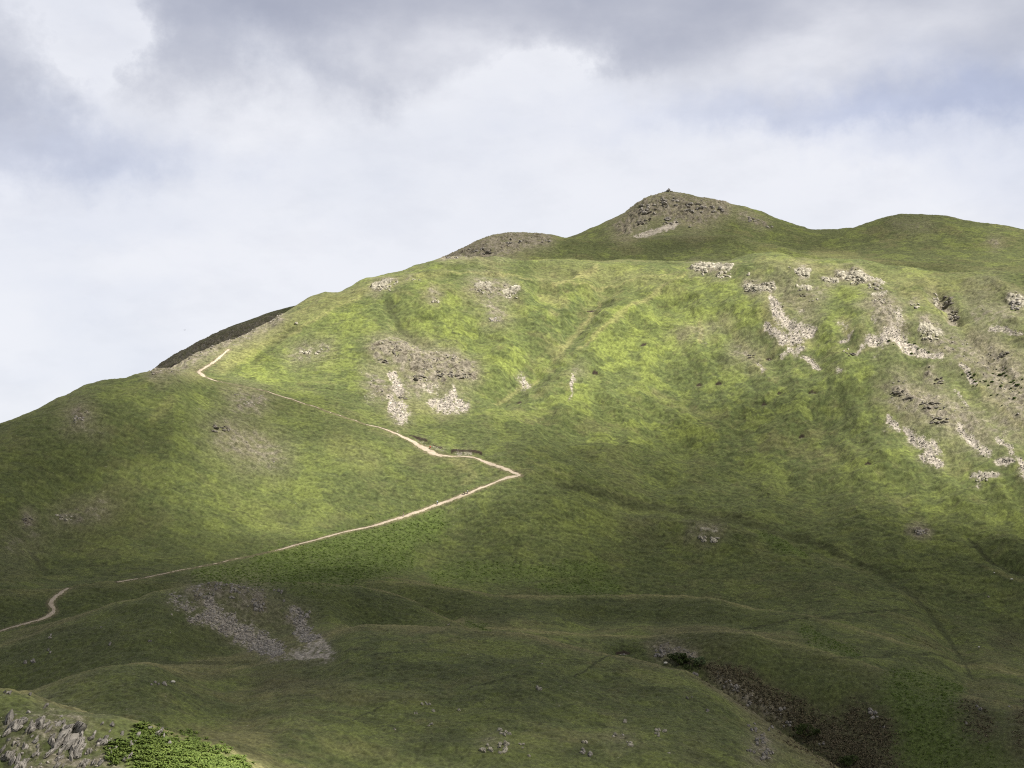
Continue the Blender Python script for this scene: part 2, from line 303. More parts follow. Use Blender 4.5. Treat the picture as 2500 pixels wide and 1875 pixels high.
bracken = np.maximum(bracken, nearbr)
dark = zeros()                                  # rushes, trods and stream sides: darker vegetation, shade of trods and folds painted in
for pts, val in [([(840, 662, 10), (862, 700, 7), (905, 745, 6)], .8), ([(880, 680, 8)], .3), ([(1205, 1040, 4), (1320, 1072, 6), (1450, 1104, 7), (1600, 1126, 8), (1690, 1150, 8)], .75), ([(1485, 1160, 3), (1478, 1180, 3), (1500, 1135, 4)], .6), ([(1700, 1150, 5), (1800, 1190, 5), (1900, 1230, 4), (1980, 1280, 5), (2020, 1330, 6), (2045, 1360, 5), (2075, 1400, 4), (2100, 1450, 3)], .75),
                 ([(2090, 1165, 2), (2118, 1190, 4), (2140, 1212, 4), (2175, 1228, 3), (2212, 1240, 3)], 1), ([(1835, 1323, 2.0), (1750, 1338, 2.0), (1600, 1360, 1.8)], .9), ([(1770, 1333, 2), (1850, 1322, 2), (2000, 1318, 2)], .9), ([(2070, 1305, 2), (2130, 1288, 2)], .8), ([(1660, 1420, 2), (1780, 1430, 2), (1960, 1418, 2), (2110, 1415, 2)], .8),
                 ([(1240, 1458, 2), (1320, 1420, 1.6)], .9), ([(1010, 1486, 1.6), (1090, 1472, 2), (1150, 1462, 1.6)], .9), ([(800, 1412, 2), (880, 1405, 2)], .8), ([(740, 1565, 1.4), (830, 1520, 1.6)], .8), ([(122, 1356, 2), (160, 1368, 2.2), (185, 1376, 2.4)], .9), ([(70, 1190, 5), (100, 1230, 8)], .8), ([(110, 1600, 2)], .2),
                 ([(1880, 1232, 1.4), (2100, 1238, 1.4)], .7), ([(960, 588, 9), (1040, 582, 10)], .35), ([(1120, 590, 12), (1230, 592, 12)], .35), ([(900, 597, 5), (1000, 591, 4)], .3), ([(1000, 1085, 3), (930, 1101, 2)], .5), ([(1795, 1130, 1.6), (1900, 1133, 1.6), (2130, 1140, 1.4)], .6), ([(190, 1045, 20), (60, 1000, 26)], .4), ([(1395, 1520, 2), (1415, 1535, 2.4)], .9), ([(1180, 1560, 3), (1145, 1570, 2)], .7), ([(905, 1298, 8), (1000, 1320, 10), (1090, 1340, 12)], .5), ([(40, 1420, 40), (200, 1420, 40)], .25), ([(580, 1430, 40), (700, 1440, 40)], .2),
                 ([(1330, 1450, 10), (1400, 1425, 8)], .4), ([(1500, 1440, 12), (1550, 1465, 12), (1650, 1545, 14), (1740, 1600, 18)], .7), ([(1220, 505 + 25, 6), (1400, 530, 14), (1560, 525, 12)], .35), ([(620, 720, 5), (570, 760, 6), (545, 780, 6)], .5)]:
    stroke(dark, pts, val, soft=.6, warp=6)
pale = zeros()                                  # bleached grass along tracks and banks
for pts, val in [([(1285, 590, 14), (1250, 605, 12), (1200, 625, 10)], .8), ([(1170, 640, 14), (1220, 655, 14)], .5), ([(1195, 680, 12)], .5), ([(1300, 640, 5), (1265, 690, 8), (1225, 730, 12), (1200, 775, 12)], .6), ([(1215, 775, 16)], .4), ([(1160, 800, 5), (1060, 870, 4)], .5), ([(1200, 623, 3), (1285, 621, 3), (1349, 615, 3), (1465, 601, 3)], .6), ([(885, 606, 3), (1029, 599, 3), (1100, 606, 3), (1150, 620, 3)], .5), ([(1480, 604, 4), (1400, 650, 6), (1320, 710, 7), (1250, 760, 6)], .55),
                 ([(1660, 640, 20), (1650, 690, 16), (1700, 740, 20), (1740, 740, 22)], .45), ([(1820, 700, 14), (1835, 730, 14)], .5), ([(1510, 700, 8), (1515, 745, 8)], .6), ([(1565, 690, 10), (1650, 800, 14)], .3), ([(1130, 815, 10)], .4), ([(1225, 848, 10)], .4), ([(850, 880, 26), (970, 895, 26)], .35), ([(1960, 640, 20), (2080, 700, 14), (2150, 780, 12)], .35), ([(2080, 790, 10), (2130, 860, 10), (2200, 930, 10)], .5),
                 ([(480, 795, 22), (560, 745, 14), (650, 710, 8), (720, 670, 6), (780, 645, 5)], .5), ([(420, 800, 24)], .5), ([(365, 860, 20), (330, 900, 14)], .3), ([(1140, 1005, 6), (1240, 1035, 6)], .2), ([(980, 1000, 14), (1030, 1030, 12), (1000, 1050, 8)], .35), ([(730, 960, 40), (800, 1000, 40)], .25), ([(850, 1195, 14)], .4),
                 ([(1110, 566, 10), (1180, 563, 8)], .3), ([(1760, 545, 16), (1850, 550, 14)], .4), ([(480, 770, 30), (640, 690, 26), (800, 625, 18), (960, 600, 14)], .35), ([(1180, 600, 40), (1350, 600, 30), (1450, 620, 30)], .3), ([(1640, 570, 20), (1900, 600, 24), (2100, 620, 24)], .3), ([(1900, 1030, 14)], .2), ([(2050, 1000, 40)], .25), ([(575, 1505, 22)], .5), ([(520, 1500, 20)], .3), ([(700, 1610, 20), (850, 1630, 20)], .3), ([(640, 1340, 8)], .2), ([(1815, 1205, 30)], .2), ([(1640, 1190, 30)], .2), ([(2120, 1225, 3), (2160, 1245, 8), (2212, 1262, 8)], .5), ([(1870, 1370, 30)], .2)]:
    stroke(pale, [(p[0], p[1], p[2] * .62) for p in pts], val * .8, soft=1.0, warp=12)
peat_shade = zeros()  # dark turf-scar soil with the shade under its lips painted in
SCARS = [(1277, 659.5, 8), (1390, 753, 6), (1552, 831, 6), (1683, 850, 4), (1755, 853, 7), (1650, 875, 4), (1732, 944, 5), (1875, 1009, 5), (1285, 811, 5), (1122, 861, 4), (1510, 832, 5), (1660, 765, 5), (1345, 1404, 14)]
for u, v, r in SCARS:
    stroke(peat_shade, [(u - r, v + 1, 1.5), (u, v - .6, 2.5), (u + r, v + .6, 1.5)], 1, soft=.45, warp=2)
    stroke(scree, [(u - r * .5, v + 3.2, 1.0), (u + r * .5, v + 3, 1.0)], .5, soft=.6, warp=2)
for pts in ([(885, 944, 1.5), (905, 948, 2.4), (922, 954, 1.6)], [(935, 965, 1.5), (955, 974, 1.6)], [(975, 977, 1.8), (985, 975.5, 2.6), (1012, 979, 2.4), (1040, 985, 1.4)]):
    stroke(peat_shade, pts, 1, soft=.45, warp=2)
lush = zeros()
for pts, val in [([(920, 690, 40), (1000, 720, 50), (960, 690, 30)], .8), ([(560, 780, 40), (620, 800, 50)], .6), ([(760, 690, 30), (700, 740, 40)], .7), ([(1350, 740, 60), (1450, 720, 60), (1560, 680, 50), (1480, 650, 40)], .8), ([(1580, 640, 25)], .8), ([(1260, 850, 40)], .6), ([(1330, 930, 60), (1480, 960, 50)], .4), ([(1850, 1020, 50), (1950, 1060, 40)], .5), ([(420, 870, 30), (400, 900, 40)], .6), ([(600, 1050, 60), (480, 1110, 60), (680, 1100, 40)], .6),
                 ([(1850, 640, 25), (1800, 620, 30)], .6), ([(1870, 600 + 90, 25)], .6), ([(2150, 820, 20)], .4), ([(2070, 850, 14), (2120, 900, 18)], .7), ([(1240, 1110, 60), (1330, 1090, 40)], .5), ([(2000, 1120, 60), (2160, 1130, 50)], .6), ([(1900, 850, 20), (1780, 780, 30)], .4), ([(1060, 760, 60)], .5), ([(660, 880, 40)], .5), ([(940, 1080, 30)], .4), ([(2190, 700, 20)], .6), ([(1300, 1180, 50), (1200, 1150, 40)], .5), ([(1880, 1200, 30)], .3), ([(2180, 1330, 40)], .4), ([(1560, 1330, 30)], .2)]:
    stroke(lush, pts, val, soft=1.2, warp=22)
for pts, val in [([(1895, 665, 34), (1915, 690, 40), (1930, 725, 36)], .9), ([(2120, 745, 40), (2170, 800, 55), (2212, 860, 60)], .95), ([(2160, 880, 40), (2200, 930, 40)], .8), ([(1945, 850, 44), (2000, 880, 50), (2060, 915, 50), (2120, 950, 40)], .85), ([(2010, 815, 22)], .7), ([(1690, 625, 40), (1745, 645, 36), (1745, 685, 28)], .6), ([(1605, 760, 34)], .6), ([(1470, 735, 20), (1570, 695, 16)], .5), ([(830, 800, 40), (900, 830, 44), (970, 850, 44)], .55), ([(2110, 650, 40), (2190, 690, 36)], .55), ([(2140, 625, 30)], .5), ([(500, 940, 50), (580, 985, 40)], .6), ([(180, 910, 34)], .5), ([(500, 1300, 60), (600, 1330, 50)], .5)]:
    stroke(stony, pts, val, soft=.9, warp=24)
scree *= np.clip(1.0 + .6 * perlin(wx / 1.6, wy / 7.0, 131) + .3 * FINE, .1, 1.3)
stony *= np.clip(.95 + .9 * FINE + .6 * WARP1, 0, 1)
big = fbm(wx, wy, 26, 4, 51); big2 = fbm(wx, wy, 11, 4, 57); brn = fbm(wx, wy, 34, 4, 71)
mot = fbm(wx * .8, wy * 1.1, 7.5, 4, 61)
lush = np.clip(lush * (0.35 + .9 * sstep(-.25, .2, big2 + .6 * mot)) + 0.6 * sstep(.06, .24, big + .5 * big2 + .35 * mot), 0, 1)
nearband = sstep(760, 480, TD)
dry = np.clip(0.5 * sstep(.08, .36, brn + .45 * mot) + 0.10 * nearband + .35 * sstep(.1, .5, fbm(wx, wy, 5, 3, 77)), 0, 1)
# seed-head grass where the knolls round over, crest highlights painted in with it
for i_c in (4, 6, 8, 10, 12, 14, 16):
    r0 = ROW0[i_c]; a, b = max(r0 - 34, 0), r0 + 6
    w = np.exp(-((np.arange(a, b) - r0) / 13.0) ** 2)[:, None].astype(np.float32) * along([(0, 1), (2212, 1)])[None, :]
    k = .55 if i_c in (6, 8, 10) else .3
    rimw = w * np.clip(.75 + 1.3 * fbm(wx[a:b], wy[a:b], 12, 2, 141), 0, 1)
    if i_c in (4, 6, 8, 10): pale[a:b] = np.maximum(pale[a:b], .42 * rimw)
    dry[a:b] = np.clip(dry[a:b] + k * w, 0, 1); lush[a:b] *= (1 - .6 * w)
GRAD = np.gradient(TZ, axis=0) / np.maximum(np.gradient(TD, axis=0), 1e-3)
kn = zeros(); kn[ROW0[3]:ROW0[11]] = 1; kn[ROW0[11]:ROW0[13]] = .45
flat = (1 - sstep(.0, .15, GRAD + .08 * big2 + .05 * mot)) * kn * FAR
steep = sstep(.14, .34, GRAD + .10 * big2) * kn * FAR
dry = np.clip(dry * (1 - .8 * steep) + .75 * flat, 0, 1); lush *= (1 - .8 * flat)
dark = np.clip(np.maximum(dark, .58 * steep * (1 - nearbr) * np.clip(.75 + .7 * mot, 0, 1)), 0, 1); pale = np.maximum(pale, .22 * flat * np.clip(.6 + 1.2 * big2, 0, 1))  # steep faces darker, flat tops paler: vegetation tone with shading contrast painted in
veg = fbm(wx, wy * 1.2, 15, 4, 121); veg2 = fbm(wx, wy, 6.5, 3, 127)
tz = TZ / 7.5 + .5 * WARP1 + .9 * perlin(wx / 45, wy / 45, 161) + .03 * wx
trk = np.abs(tz - np.round(tz)); trod = (1 - sstep(.02, .07, trk)) * sstep(.05, .3, perlin(wx / 42, wy / 18, 163)) * FAR
dark = np.maximum(dark, .6 * trod)
dark = np.maximum(dark, (.25 + .3 * kn) * sstep(.08, .4, veg + .35 * veg2) * FAR * (1 - bracken))
lush = np.maximum(lush, .55 * kn * sstep(.1, .4, -veg + .4 * veg2) * (1 - flat))
lush *= (1 - np.clip(rock + heath + dark + stony, 0, 1)) * (1 - .45 * dry)
farrock = np.zeros_like(rock); m_ = rows(15, 20); farrock[m_] = 1
dry = np.clip(dry + farrock * .15, 0, 1)

# ------------------------------------------------------------------ relief detail
print('relief...')
Znew = TZ.copy()
def carve(pts, width, depth):
    """sink (or raise, depth<0) a line given by photo points lying on the ground"""
    P3 = base.hit([p[0] for p in pts], [p[1] for p in pts])[:, :2]
    for (a, b) in zip(P3[:-1], P3[1:]):
        lo = np.minimum(a, b) - width * 2.5; hi = np.maximum(a, b) + width * 2.5
        idx = np.nonzero((TX > lo[0]) & (TX < hi[0]) & (TY > lo[1]) & (TY < hi[1]))
        if not len(idx[0]): continue
        X = TX[idx] + WARP1[idx] * width * .35; Y = TY[idx] + WARP2[idx] * width * .35
        d = b - a
        t = np.clip(((X - a[0]) * d[0] + (Y - a[1]) * d[1]) / (d @ d + 1e-9), 0, 1)
        dist = np.hypot(X - a[0] - t * d[0], Y - a[1] - t * d[1])
        c = depth * np.exp(-(dist / width) ** 2)
        cur = DEL[idx]
        DEL[idx] = np.where(depth > 0, np.minimum(cur, -c), np.maximum(cur, -c))
DEL = zeros()
carve([(1300, 625), (1270, 665), (1230, 720), (1200, 765), (1150, 805), (1080, 860)], 9, 5.0)
carve([(1170, 640), (1200, 690), (1225, 725)], 9, 3.0)
carve([(842, 660), (862, 705), (910, 748)], 5, 2.2)
carve([(545, 780), (575, 755), (625, 715)], 5, 1.6)
carve([(2018, 638), (2040, 665), (2062, 695)], 5, 5.5)
carve([(2062, 695), (2110, 750), (2160, 800)], 6, 2.2)
carve([(2090, 1165), (2140, 1212), (2212, 1240)], 4, 2.2)
carve([(2000, 1310), (2040, 1350), (2075, 1410), (2100, 1470)], 7, 3.0)
carve([(70, 1185), (105, 1240)], 4, 1.2)
carve([(1205, 1042), (1320, 1080), (1450, 1112), (1600, 1130), (1700, 1160), (1800, 1200), (1900, 1240), (1990, 1290)], 8, 3.0)
carve([(365, 840), (340, 890), (310, 940)], 10, 1.8)
for u, v, r in SCARS: carve([(u - r, v + 1.5), (u + r, v + 1.5)], 1.6, 1.1)
carve([(905, 952), (925, 962)], 1.6, 1.0); carve([(975, 981), (1035, 987)], 1.8, 1.4)
DEL2 = DEL.copy(); DEL = zeros()
carve([(1480, 600), (1400, 650), (1320, 705), (1250, 755)], 10, -3.0)
carve([(1215, 772), (1180, 790)], 7, -2.0)
carve([(900, 640), (1040, 625), (1110, 640)], 18, -3.2)
carve([(1520, 590), (1640, 580)], 14, -1.8)
carve([(880, 605), (960, 599), (1029, 598), (1083, 602), (1125, 612), (1160, 622)], 6, -2.4)
carve([(1200, 622), (1285, 620), (1349, 614), (1413, 606), (1465, 601)], 6, -2.4)
carve([(960, 577), (1040, 572), (1090, 570)], 9, -2.2); carve([(1130, 575), (1200, 574), (1240, 578)], 9, -2.4)
carve([(1500, 1150), (1560, 1165)], 14, -3.0)
carve([(830, 770), (960, 800)], 16, -3.0)
carve([(1910, 680), (1920, 700)], 16, -3.0)
carve([(2000, 880), (2040, 905)], 16, -3.0)
carve([(1060, 1475), (1150, 1462)], 10, -0.8)
carve([(560, 1300), (500, 1290)], 9, -2.0)
carve([(100, 1590), (200, 1570)], 7, -1.6)
DEL = DEL + DEL2
Znew += DEL
Znew[FAR] += (fbm(wx, wy, 70, 2, 3) * 1.3)[FAR]
amp = np.where(FAR, 1.0, 0.0) * sstep(200, 240, TD)
Znew += amp * (fbm(wx, wy, 22, 2, 5) * 0.55 + fbm(wx, wy, 7.0, 2, 6) * 0.32)
tuft = perlin(wx / 1.9, wy / 1.9, 8) * .16 + perlin(wx / 0.95, wy / 0.95, 9) * .09
hum = perlin(wx / 5.2, wy / 3.4, 41) * .34 + perlin(wx / 2.9, wy / 2.1, 42) * .24
terr = perlin(wx / 7.5 + .4 * big2, wy / 2.4 + .5 * big2, 43)
fw = sstep(360, 680, TD).astype(np.float32)
hum2 = perlin(wx / 2.4, wy / 1.9, 47) * .16 + perlin(wx / 1.2, wy / 1.0, 48) * .10
Znew += amp * (tuft * (1 + .8 * dark + .8 * heath) + (hum * .75 * fw + hum2 * (1 - fw)) * (1 - .45 * lush) + terr * (.05 + .17 * fw))
fleck = np.clip(.5 + (perlin(wx / 2.2, wy / 1.7, 45) * .42 + .25 * terr) * fw + perlin(wx / 1.3, wy / 1.2, 46) * .45 + perlin(wx / .6, wy / .7, 49) * (.5 - .2 * fw) + .12 * mot, 0, 1)  # random tone flecks that also paint in tussock shadows
crk = np.abs(perlin(wx / 6.0, wy / 1.9 + .5 * WARP1, 50)); crack = sstep(.35, .7, rock) * (1 - sstep(.03, .16, crk)) * sstep(-.1, .25, perlin(wx / 9, wy / 7, 52))
peat_shade = np.maximum(peat_shade, .85 * crack)  # dark crack lines on crags, shadowed ledges painted in with them
rg = 1 - np.abs(perlin(wx / 5.5, wy / 5.5, 13)); rg2 = 1 - np.abs(perlin(wx / 2.3 + .3 * wy, wy / 2.3, 14))
rg3 = perlin(wx / 3.4, wy / 3.4, 15)
crag = sstep(.25, .75, rock) * sstep(-.35, .25, rg3 + .25)
Znew += amp * crag * ((rg - .6) * 2.0 + (rg2 - .6) * 1.0) * (1 + .7 * sstep(1000, 1060, TD))
Znew += amp * sstep(.3, .7, heath) * (np.abs(perlin(wx / 1.7, wy / 1.7, 16)) * .8)
Znew += amp * sstep(.3, .8, scree) * (perlin(wx / .8, wy / .8, 17) * .16 - .15)
rill = perlin(wx / 9.0 + .3 * WARP1, wy / 38.0, 151) * .9 + (1 - np.abs(perlin(wx / 26.0 + .25 * WARP2, wy / 34.0, 152)) * 2.2) * .8
fold = (1 - np.abs(perlin(wx / 44 + .2 * WARP1 + .12 * wy / 20, wy / 60, 154)) * 2.0) * 2.2 + perlin(wx / 19.0, wy / 30.0, 155) * .8
FOLD = amp * (rill * 1.4 + fold) * sstep(560, 660, TD) * (1 - .7 * sstep(860, 930, TD)) * along([(-200, .15), (330, .15), (900, .45), (1150, 1), (2212, 1)])[None, :]
Znew += FOLD
Znew += amp * (perlin(wx / 23.0, wy / 17.0, 156) * .75 + perlin(wx / 11.0, wy / 9.0, 157) * .35) * kn * (1 - .5 * sstep(0, .6, scree))
lr = 1 - np.abs(perlin(wx / 3.4, wy / 4.5, 171)); lr2 = 1 - np.abs(perlin(wx / 1.7, wy / 2.4, 172))
Znew += amp * sstep(.25, .75, ledge) * ((lr - .45) * 2.0 + (lr2 - .5) * .9)
# rock cover broken up by noise
rockm = np.clip(rock * 1.1 * (0.62 + 0.9 * rg3 + .5 * rg2 - .2), 0, 1)

# path bed: flatten the bumps under the walked line
PATHS = [
    ([(494, 755), (486, 762), (470, 776), (452, 789), (440, 796), (428, 803), (436, 809), (448, 816), (458, 821), (470, 824)], [1.5, 1.3, 1.4, 1.8, 1.6, 2.2, 2.4, 2.2, 1.8, 0.9]),
    ([(470, 824), (500, 829), (530, 835), (560, 842), (585, 849), (615, 858), (650, 870), (690, 882), (720, 893), (750, 904), (780, 914), (815, 922), (845, 933), (870, 944), (893, 954), (912, 966), (930, 977), (950, 985), (968, 986), (990, 985.5), (1015, 987), (1032, 992), (1050, 998), (1085, 1012), (1108, 1020), (1124, 1027)],
     [0.35, 0.25, 0.25, 0.35, 0.8, 0.9, 0.7, 0.45, 0.45, 0.5, 0.5, 0.8, 1.4, 2.0, 2.9, 3.7, 3.5, 2.4, 0.8, 1.0, 1.1, 1.5, 1.8, 1.9, 2.4, 1.7]),
    ([(1124, 1027.4), (1104, 1030), (1085, 1036), (1060, 1046), (1030, 1058), (1000, 1070.5), (965, 1083), (930, 1095), (900, 1107), (870, 1117), (835, 1128), (800, 1138), (765, 1145), (730, 1153), (695, 1163), (660, 1172), (630, 1180), (602, 1188)],
     [1.5, 2.2, 1.6, 1.3, 1.4, 1.5, 1.3, 1.4, 1.4, 1.3, 1.1, .9, .8, .75, .8, .75, .9, .8]),
    ([(602, 1188), (560, 1197), (500, 1209), (440, 1222), (400, 1230), (356, 1239), (330, 1245), (300, 1250), (270, 1255), (252, 1258)], [0.35, 0.3, 0.3, 0.35, 0.45, 0.7, 0.7, 0.6, 0.9, 0.9]),
    ([(147, 1271), (139, 1276), (129, 1284), (118, 1291), (110, 1298), (108, 1306), (114, 1313), (119, 1319), (114, 1326), (100, 1334), (75, 1342), (50, 1349), (0, 1364), (-60, 1382)], [1.0, 1.2, 1.3, 1.3, 1.4, 1.7, 1.8, 1.7, 1.6, 1.3, 1.1, 1.0, 1.0, 1.0]),
]
def smooth_line(P, step):
    seg = np.r_[0, np.cumsum(np.hypot(*np.diff(P[:, :2], axis=0).T))]
    n = max(int(seg[-1] / step), 4)
    s = np.linspace(0, seg[-1], n)
    Q = np.stack([np.interp(s, seg, P[:, i]) for i in range(P.shape[1])], 1)
    k = np.exp(-.5 * (np.arange(-4, 5) / 1.8) ** 2); k /= k.sum()
    for i in range(P.shape[1]):
        Q[:, i] = np.convolve(np.pad(Q[:, i], 4, mode='reflect', reflect_type='odd'), k, 'valid')
    return Q
smoothZ = TZ + DEL + (fbm(wx, wy, 70, 2, 3) * 1.3) + fbm(wx, wy, 22, 2, 5) * 0.55 + FOLD
mid = Field(smoothZ)
LINES = []
nearpath = np.full((NR, NC), 1e3, np.float32)
for pts, wd in PATHS:
    P = mid.hit([p[0] for p in pts], [p[1] for p in pts])
    print('path', np.round(np.hypot(P[:, 0], P[:, 1])).astype(int).tolist())
    Q = smooth_line(np.column_stack([P[:, :2], np.array(wd) * .56]), 0.8)
    LINES.append(Q)
    lo = Q[:, :2].min(0) - 12; hi = Q[:, :2].max(0) + 12
    rr, cc = np.nonzero((TX > lo[0]) & (TX < hi[0]) & (TY > lo[1]) & (TY < hi[1]) & FAR)
    for ch in range(0, len(rr), 4000):
        r, c = rr[ch:ch + 4000], cc[ch:ch + 4000]
        dd = np.min(np.hypot(TX[r, c][:, None] - Q[None, ::2, 0], TY[r, c][:, None] - Q[None, ::2, 1]) - Q[None, ::2, 2], 1)
        nearpath[r, c] = np.minimum(nearpath[r, c], dd)
pk = 1 - sstep(0.3, 3.0, nearpath)
Znew = Znew * (1 - pk) + np.where(FAR, smoothZ, Znew) * pk
bracken *= sstep(.3, 1.2, nearpath); scree *= 1 - .6 * pk
rockm *= 1 - .7 * pk
ledge = ledge * np.clip(.35 + 1.1 * lr, 0, 1)
land = Field(Znew)

# ------------------------------------------------------------------ material helpers
def mat(name):
    m = bpy.data.materials.new(name); m.use_nodes = True
    nt = m.node_tree
    return m, nt, nt.nodes['Principled BSDF']
class NB:
    """tiny node builder"""
    def __init__(s, nt): s.nt = nt
    def new(s, t): return s.nt.nodes.new(t)
    def put(s, sock, v):
        if isinstance(v, bpy.types.NodeSocket): s.nt.links.new(v, sock)
        else: sock.default_value = v
    def math(s, op, a, b=0.0, clamp=False):
        n = s.new('ShaderNodeMath'); n.operation = op; n.use_clamp = clamp
        s.put(n.inputs[0], a); s.put(n.inputs[1], b); return n.outputs[0]
    def mix(s, f, a, b):
        n = s.new('ShaderNodeMix'); n.data_type = 'RGBA'
        s.put(n.inputs[0], f); s.put(n.inputs[6], a); s.put(n.inputs[7], b); return n.outputs[2]
    def noise(s, vec, scale, detail=3, rough=.6):
        n = s.new('ShaderNodeTexNoise'); n.inputs['Scale'].default_value = scale
        n.inputs['Detail'].default_value = detail; n.inputs['Roughness'].default_value = rough
        if vec is not None: s.put(n.inputs['Vector'], vec)
        return n.outputs[0], n.outputs[1]
    def ramp(s, f, a, b):
        n = s.new('ShaderNodeMapRange'); s.put(n.inputs[0], f); n.inputs[1].default_value = a; n.inputs[2].default_value = b
        return n.outputs[0]
def rgb(r, g, b): return (r, g, b, 1.0)

# ------------------------------------------------------------------ world: cloudy sky
w = bpy.data.worlds.new('World'); S.world = w; w.use_nodes = True
nt = w.node_tree; nb = NB(nt)
bg = nt.nodes['Background']
sky = nb.new('ShaderNodeTexSky'); sky.sky_type = 'NISHITA'; sky.sun_disc = False
sky.sun_elevation = SUN_EL; sky.sun_rotation = SUN_AZ
tc = nb.new('ShaderNodeTexCoord')
sep = nb.new('ShaderNodeSeparateXYZ'); nt.links.new(tc.outputs['Generated'], sep.inputs[0])
n1, c1 = nb.noise(tc.outputs['Generated'], 8.0, 8, .62)
sp2 = nb.new('ShaderNodeSeparateColor'); nt.links.new(c1, sp2.inputs[0])
az0 = nb.math('ARCTAN2', sep.outputs[0], sep.outputs[1]); el0 = nb.math('ARCSINE', sep.outputs[2])
azs = nb.math('ADD', az0, nb.math('MULTIPLY', nb.math('SUBTRACT', sp2.outputs[0], .5), .26))
els = nb.math('ADD', el0, nb.math('MULTIPLY', nb.math('SUBTRACT', sp2.outputs[1], .5), .13))
mp = nb.new('ShaderNodeMapping'); mp.inputs['Scale'].default_value = (1.0, 1.0, 2.2); mp.inputs['Rotation'].default_value = (0, .35, 0)
nt.links.new(tc.outputs['Generated'], mp.inputs[0])
n2, _ = nb.noise(mp.outputs[0], 5.5, 6, .52)
n3, _ = nb.noise(mp.outputs[0], 15.0, 7, .62)
def blob(u, v, ru, rv, k):
    a, t = px_dir(u, v); e = math.atan(float(t)); a = float(a)
    p = nb.math('DIVIDE', nb.math('SUBTRACT', azs, a), ru / FPX)
    q = nb.math('DIVIDE', nb.math('SUBTRACT', els, e), rv / FPX)
    r2 = nb.math('ADD', nb.math('MULTIPLY', p, p), nb.math('MULTIPLY', q, q))
    return nb.math('MULTIPLY', nb.math('EXPONENT', nb.math('MULTIPLY', r2, -1.0)), k)
def total(items):
    s = None
    for it in items:
        b_ = blob(*it); s = b_ if s is None else nb.math('ADD', s, b_)
    return s
grey = total([(640, 30, 300, 110, .85), (1000, -20, 500, 90, .8), (1300, -60, 700, 110, .7), (1750, 0, 430, 110, .85), (2150, 60, 200, 170, .55), (1400, 110, 170, 60, .6), (480, 120, 120, 90, .55), (860, 120, 240, 60, .35), (1080, 60, 120, 80, .25),
              (40, 170, 190, 100, .75), (70, 290, 280, 70, .45), (-40, 40, 90, 40, .3), (1800, 150, 320, 80, .5), (1900, 240, 300, 60, .35), (1190, 120, 150, 60, -.8), (250, 80, 130, 110, -.7), (820, 420, 260, 60, -.1), (1640, 20, 260, 60, .35), (700, 10, 260, 60, .3), (420, 160, 90, 60, .35), (1330, 130, 90, 60, .3), (1000, 150, 160, 40, .25)])
blue = total([(2170, 200, 330, 95, 1.0), (1850, 270, 330, 60, .55), (60, 300, 330, 90, .55), (300, 480, 420, 50, .15), (200, 600, 420, 50, .12), (1500, 270, 300, 60, .35), (2200, 420, 200, 70, .25), (560, 60, 300, 70, .2), (150, 800, 200, 60, .12), (2000, 360, 200, 40, .3), (300, 330, 160, 60, .3)])
up = nb.ramp(el0, R(24), R(42))
back = nb.ramp(sep.outputs[1], .55, -.2)
nz = nb.math('ADD', nb.math('MULTIPLY', nb.ramp(n2, .28, .72), 1.25), .30)
gs = nb.math('ADD', nb.math('MULTIPLY', nb.math('MAXIMUM', grey, 0.0), nz), nb.math('MULTIPLY', nb.math('SUBTRACT', n3, .5), .45))
gs = nb.math('SUBTRACT', 1.0, nb.math('EXPONENT', nb.math('MULTIPLY', nb.math('MAXIMUM', gs, 0.0), -.95)))
over = nb.math('MAXIMUM', nb.math('MULTIPLY', up, .95), nb.math('MULTIPLY', back, .8))
btot = nb.math('ADD', nb.math('MULTIPLY', blue, .75), nb.math('MULTIPLY', nb.math('SUBTRACT', n2, .52), .45), True)
cl = nb.mix(btot, rgb(.476, .480, .505), rgb(.265, .298, .405))
cl = nb.mix(gs, cl, rgb(.200, .209, .258))
cl = nb.mix(over, cl, rgb(.085, .090, .106))
skc = nb.new('ShaderNodeVectorMath'); skc.operation = 'SCALE'; nt.links.new(sky.outputs[0], skc.inputs[0]); skc.inputs['Scale'].default_value = 0.06
cov = nb.math('SUBTRACT', .93, nb.math('MULTIPLY', nb.ramp(n2, .3, .7), .10))
fin = nb.mix(cov, skc.outputs[0], cl)
nt.links.new(fin, bg.inputs['Color']); bg.inputs['Strength'].default_value = 1.0

# ------------------------------------------------------------------ ground cover material
gm, nt, bs = mat('hill_cover'); nb = NB(nt)
def attr(n):
    a = nb.new('ShaderNodeAttribute'); a.attribute_name = n; s = nb.new('ShaderNodeSeparateColor'); nt.links.new(a.outputs['Color'], s.inputs[0])
    return s.outputs[0], s.outputs[1], s.outputs[2], a.outputs['Alpha']
aL, aDry, aR, aSc = attr('cover_a'); aBr, aDk, aPa, aPeSh = attr('cover_b'); aH, aE, aF, aSt = attr('cover_c'); aLe, _, _, _ = attr('cover_d')
geo = nb.new('ShaderNodeNewGeometry'); pos = geo.outputs['Position']
f1, _ = nb.noise(pos, 1.3, 4, .7); f2, _ = nb.noise(pos, .28, 4, .6); f3, fc3 = nb.noise(pos, 2.6, 3, .7); f4, _ = nb.noise(pos, .75, 3, .65)
vor = nb.new('ShaderNodeTexVoronoi'); vor.inputs['Scale'].default_value = 1.1; nt.links.new(pos, vor.inputs['Vector'])
c = nb.mix(nb.ramp(f2, .35, .68), rgb(.060, .080, .026), rgb(.104, .126, .040))
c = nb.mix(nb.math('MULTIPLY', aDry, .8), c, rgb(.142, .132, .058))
c = nb.mix(nb.math('MULTIPLY', aL, .92), c, nb.mix(f1, rgb(.122, .154, .032), rgb(.182, .212, .054)))
c = nb.mix(aPa, c, rgb(.27, .25, .105))
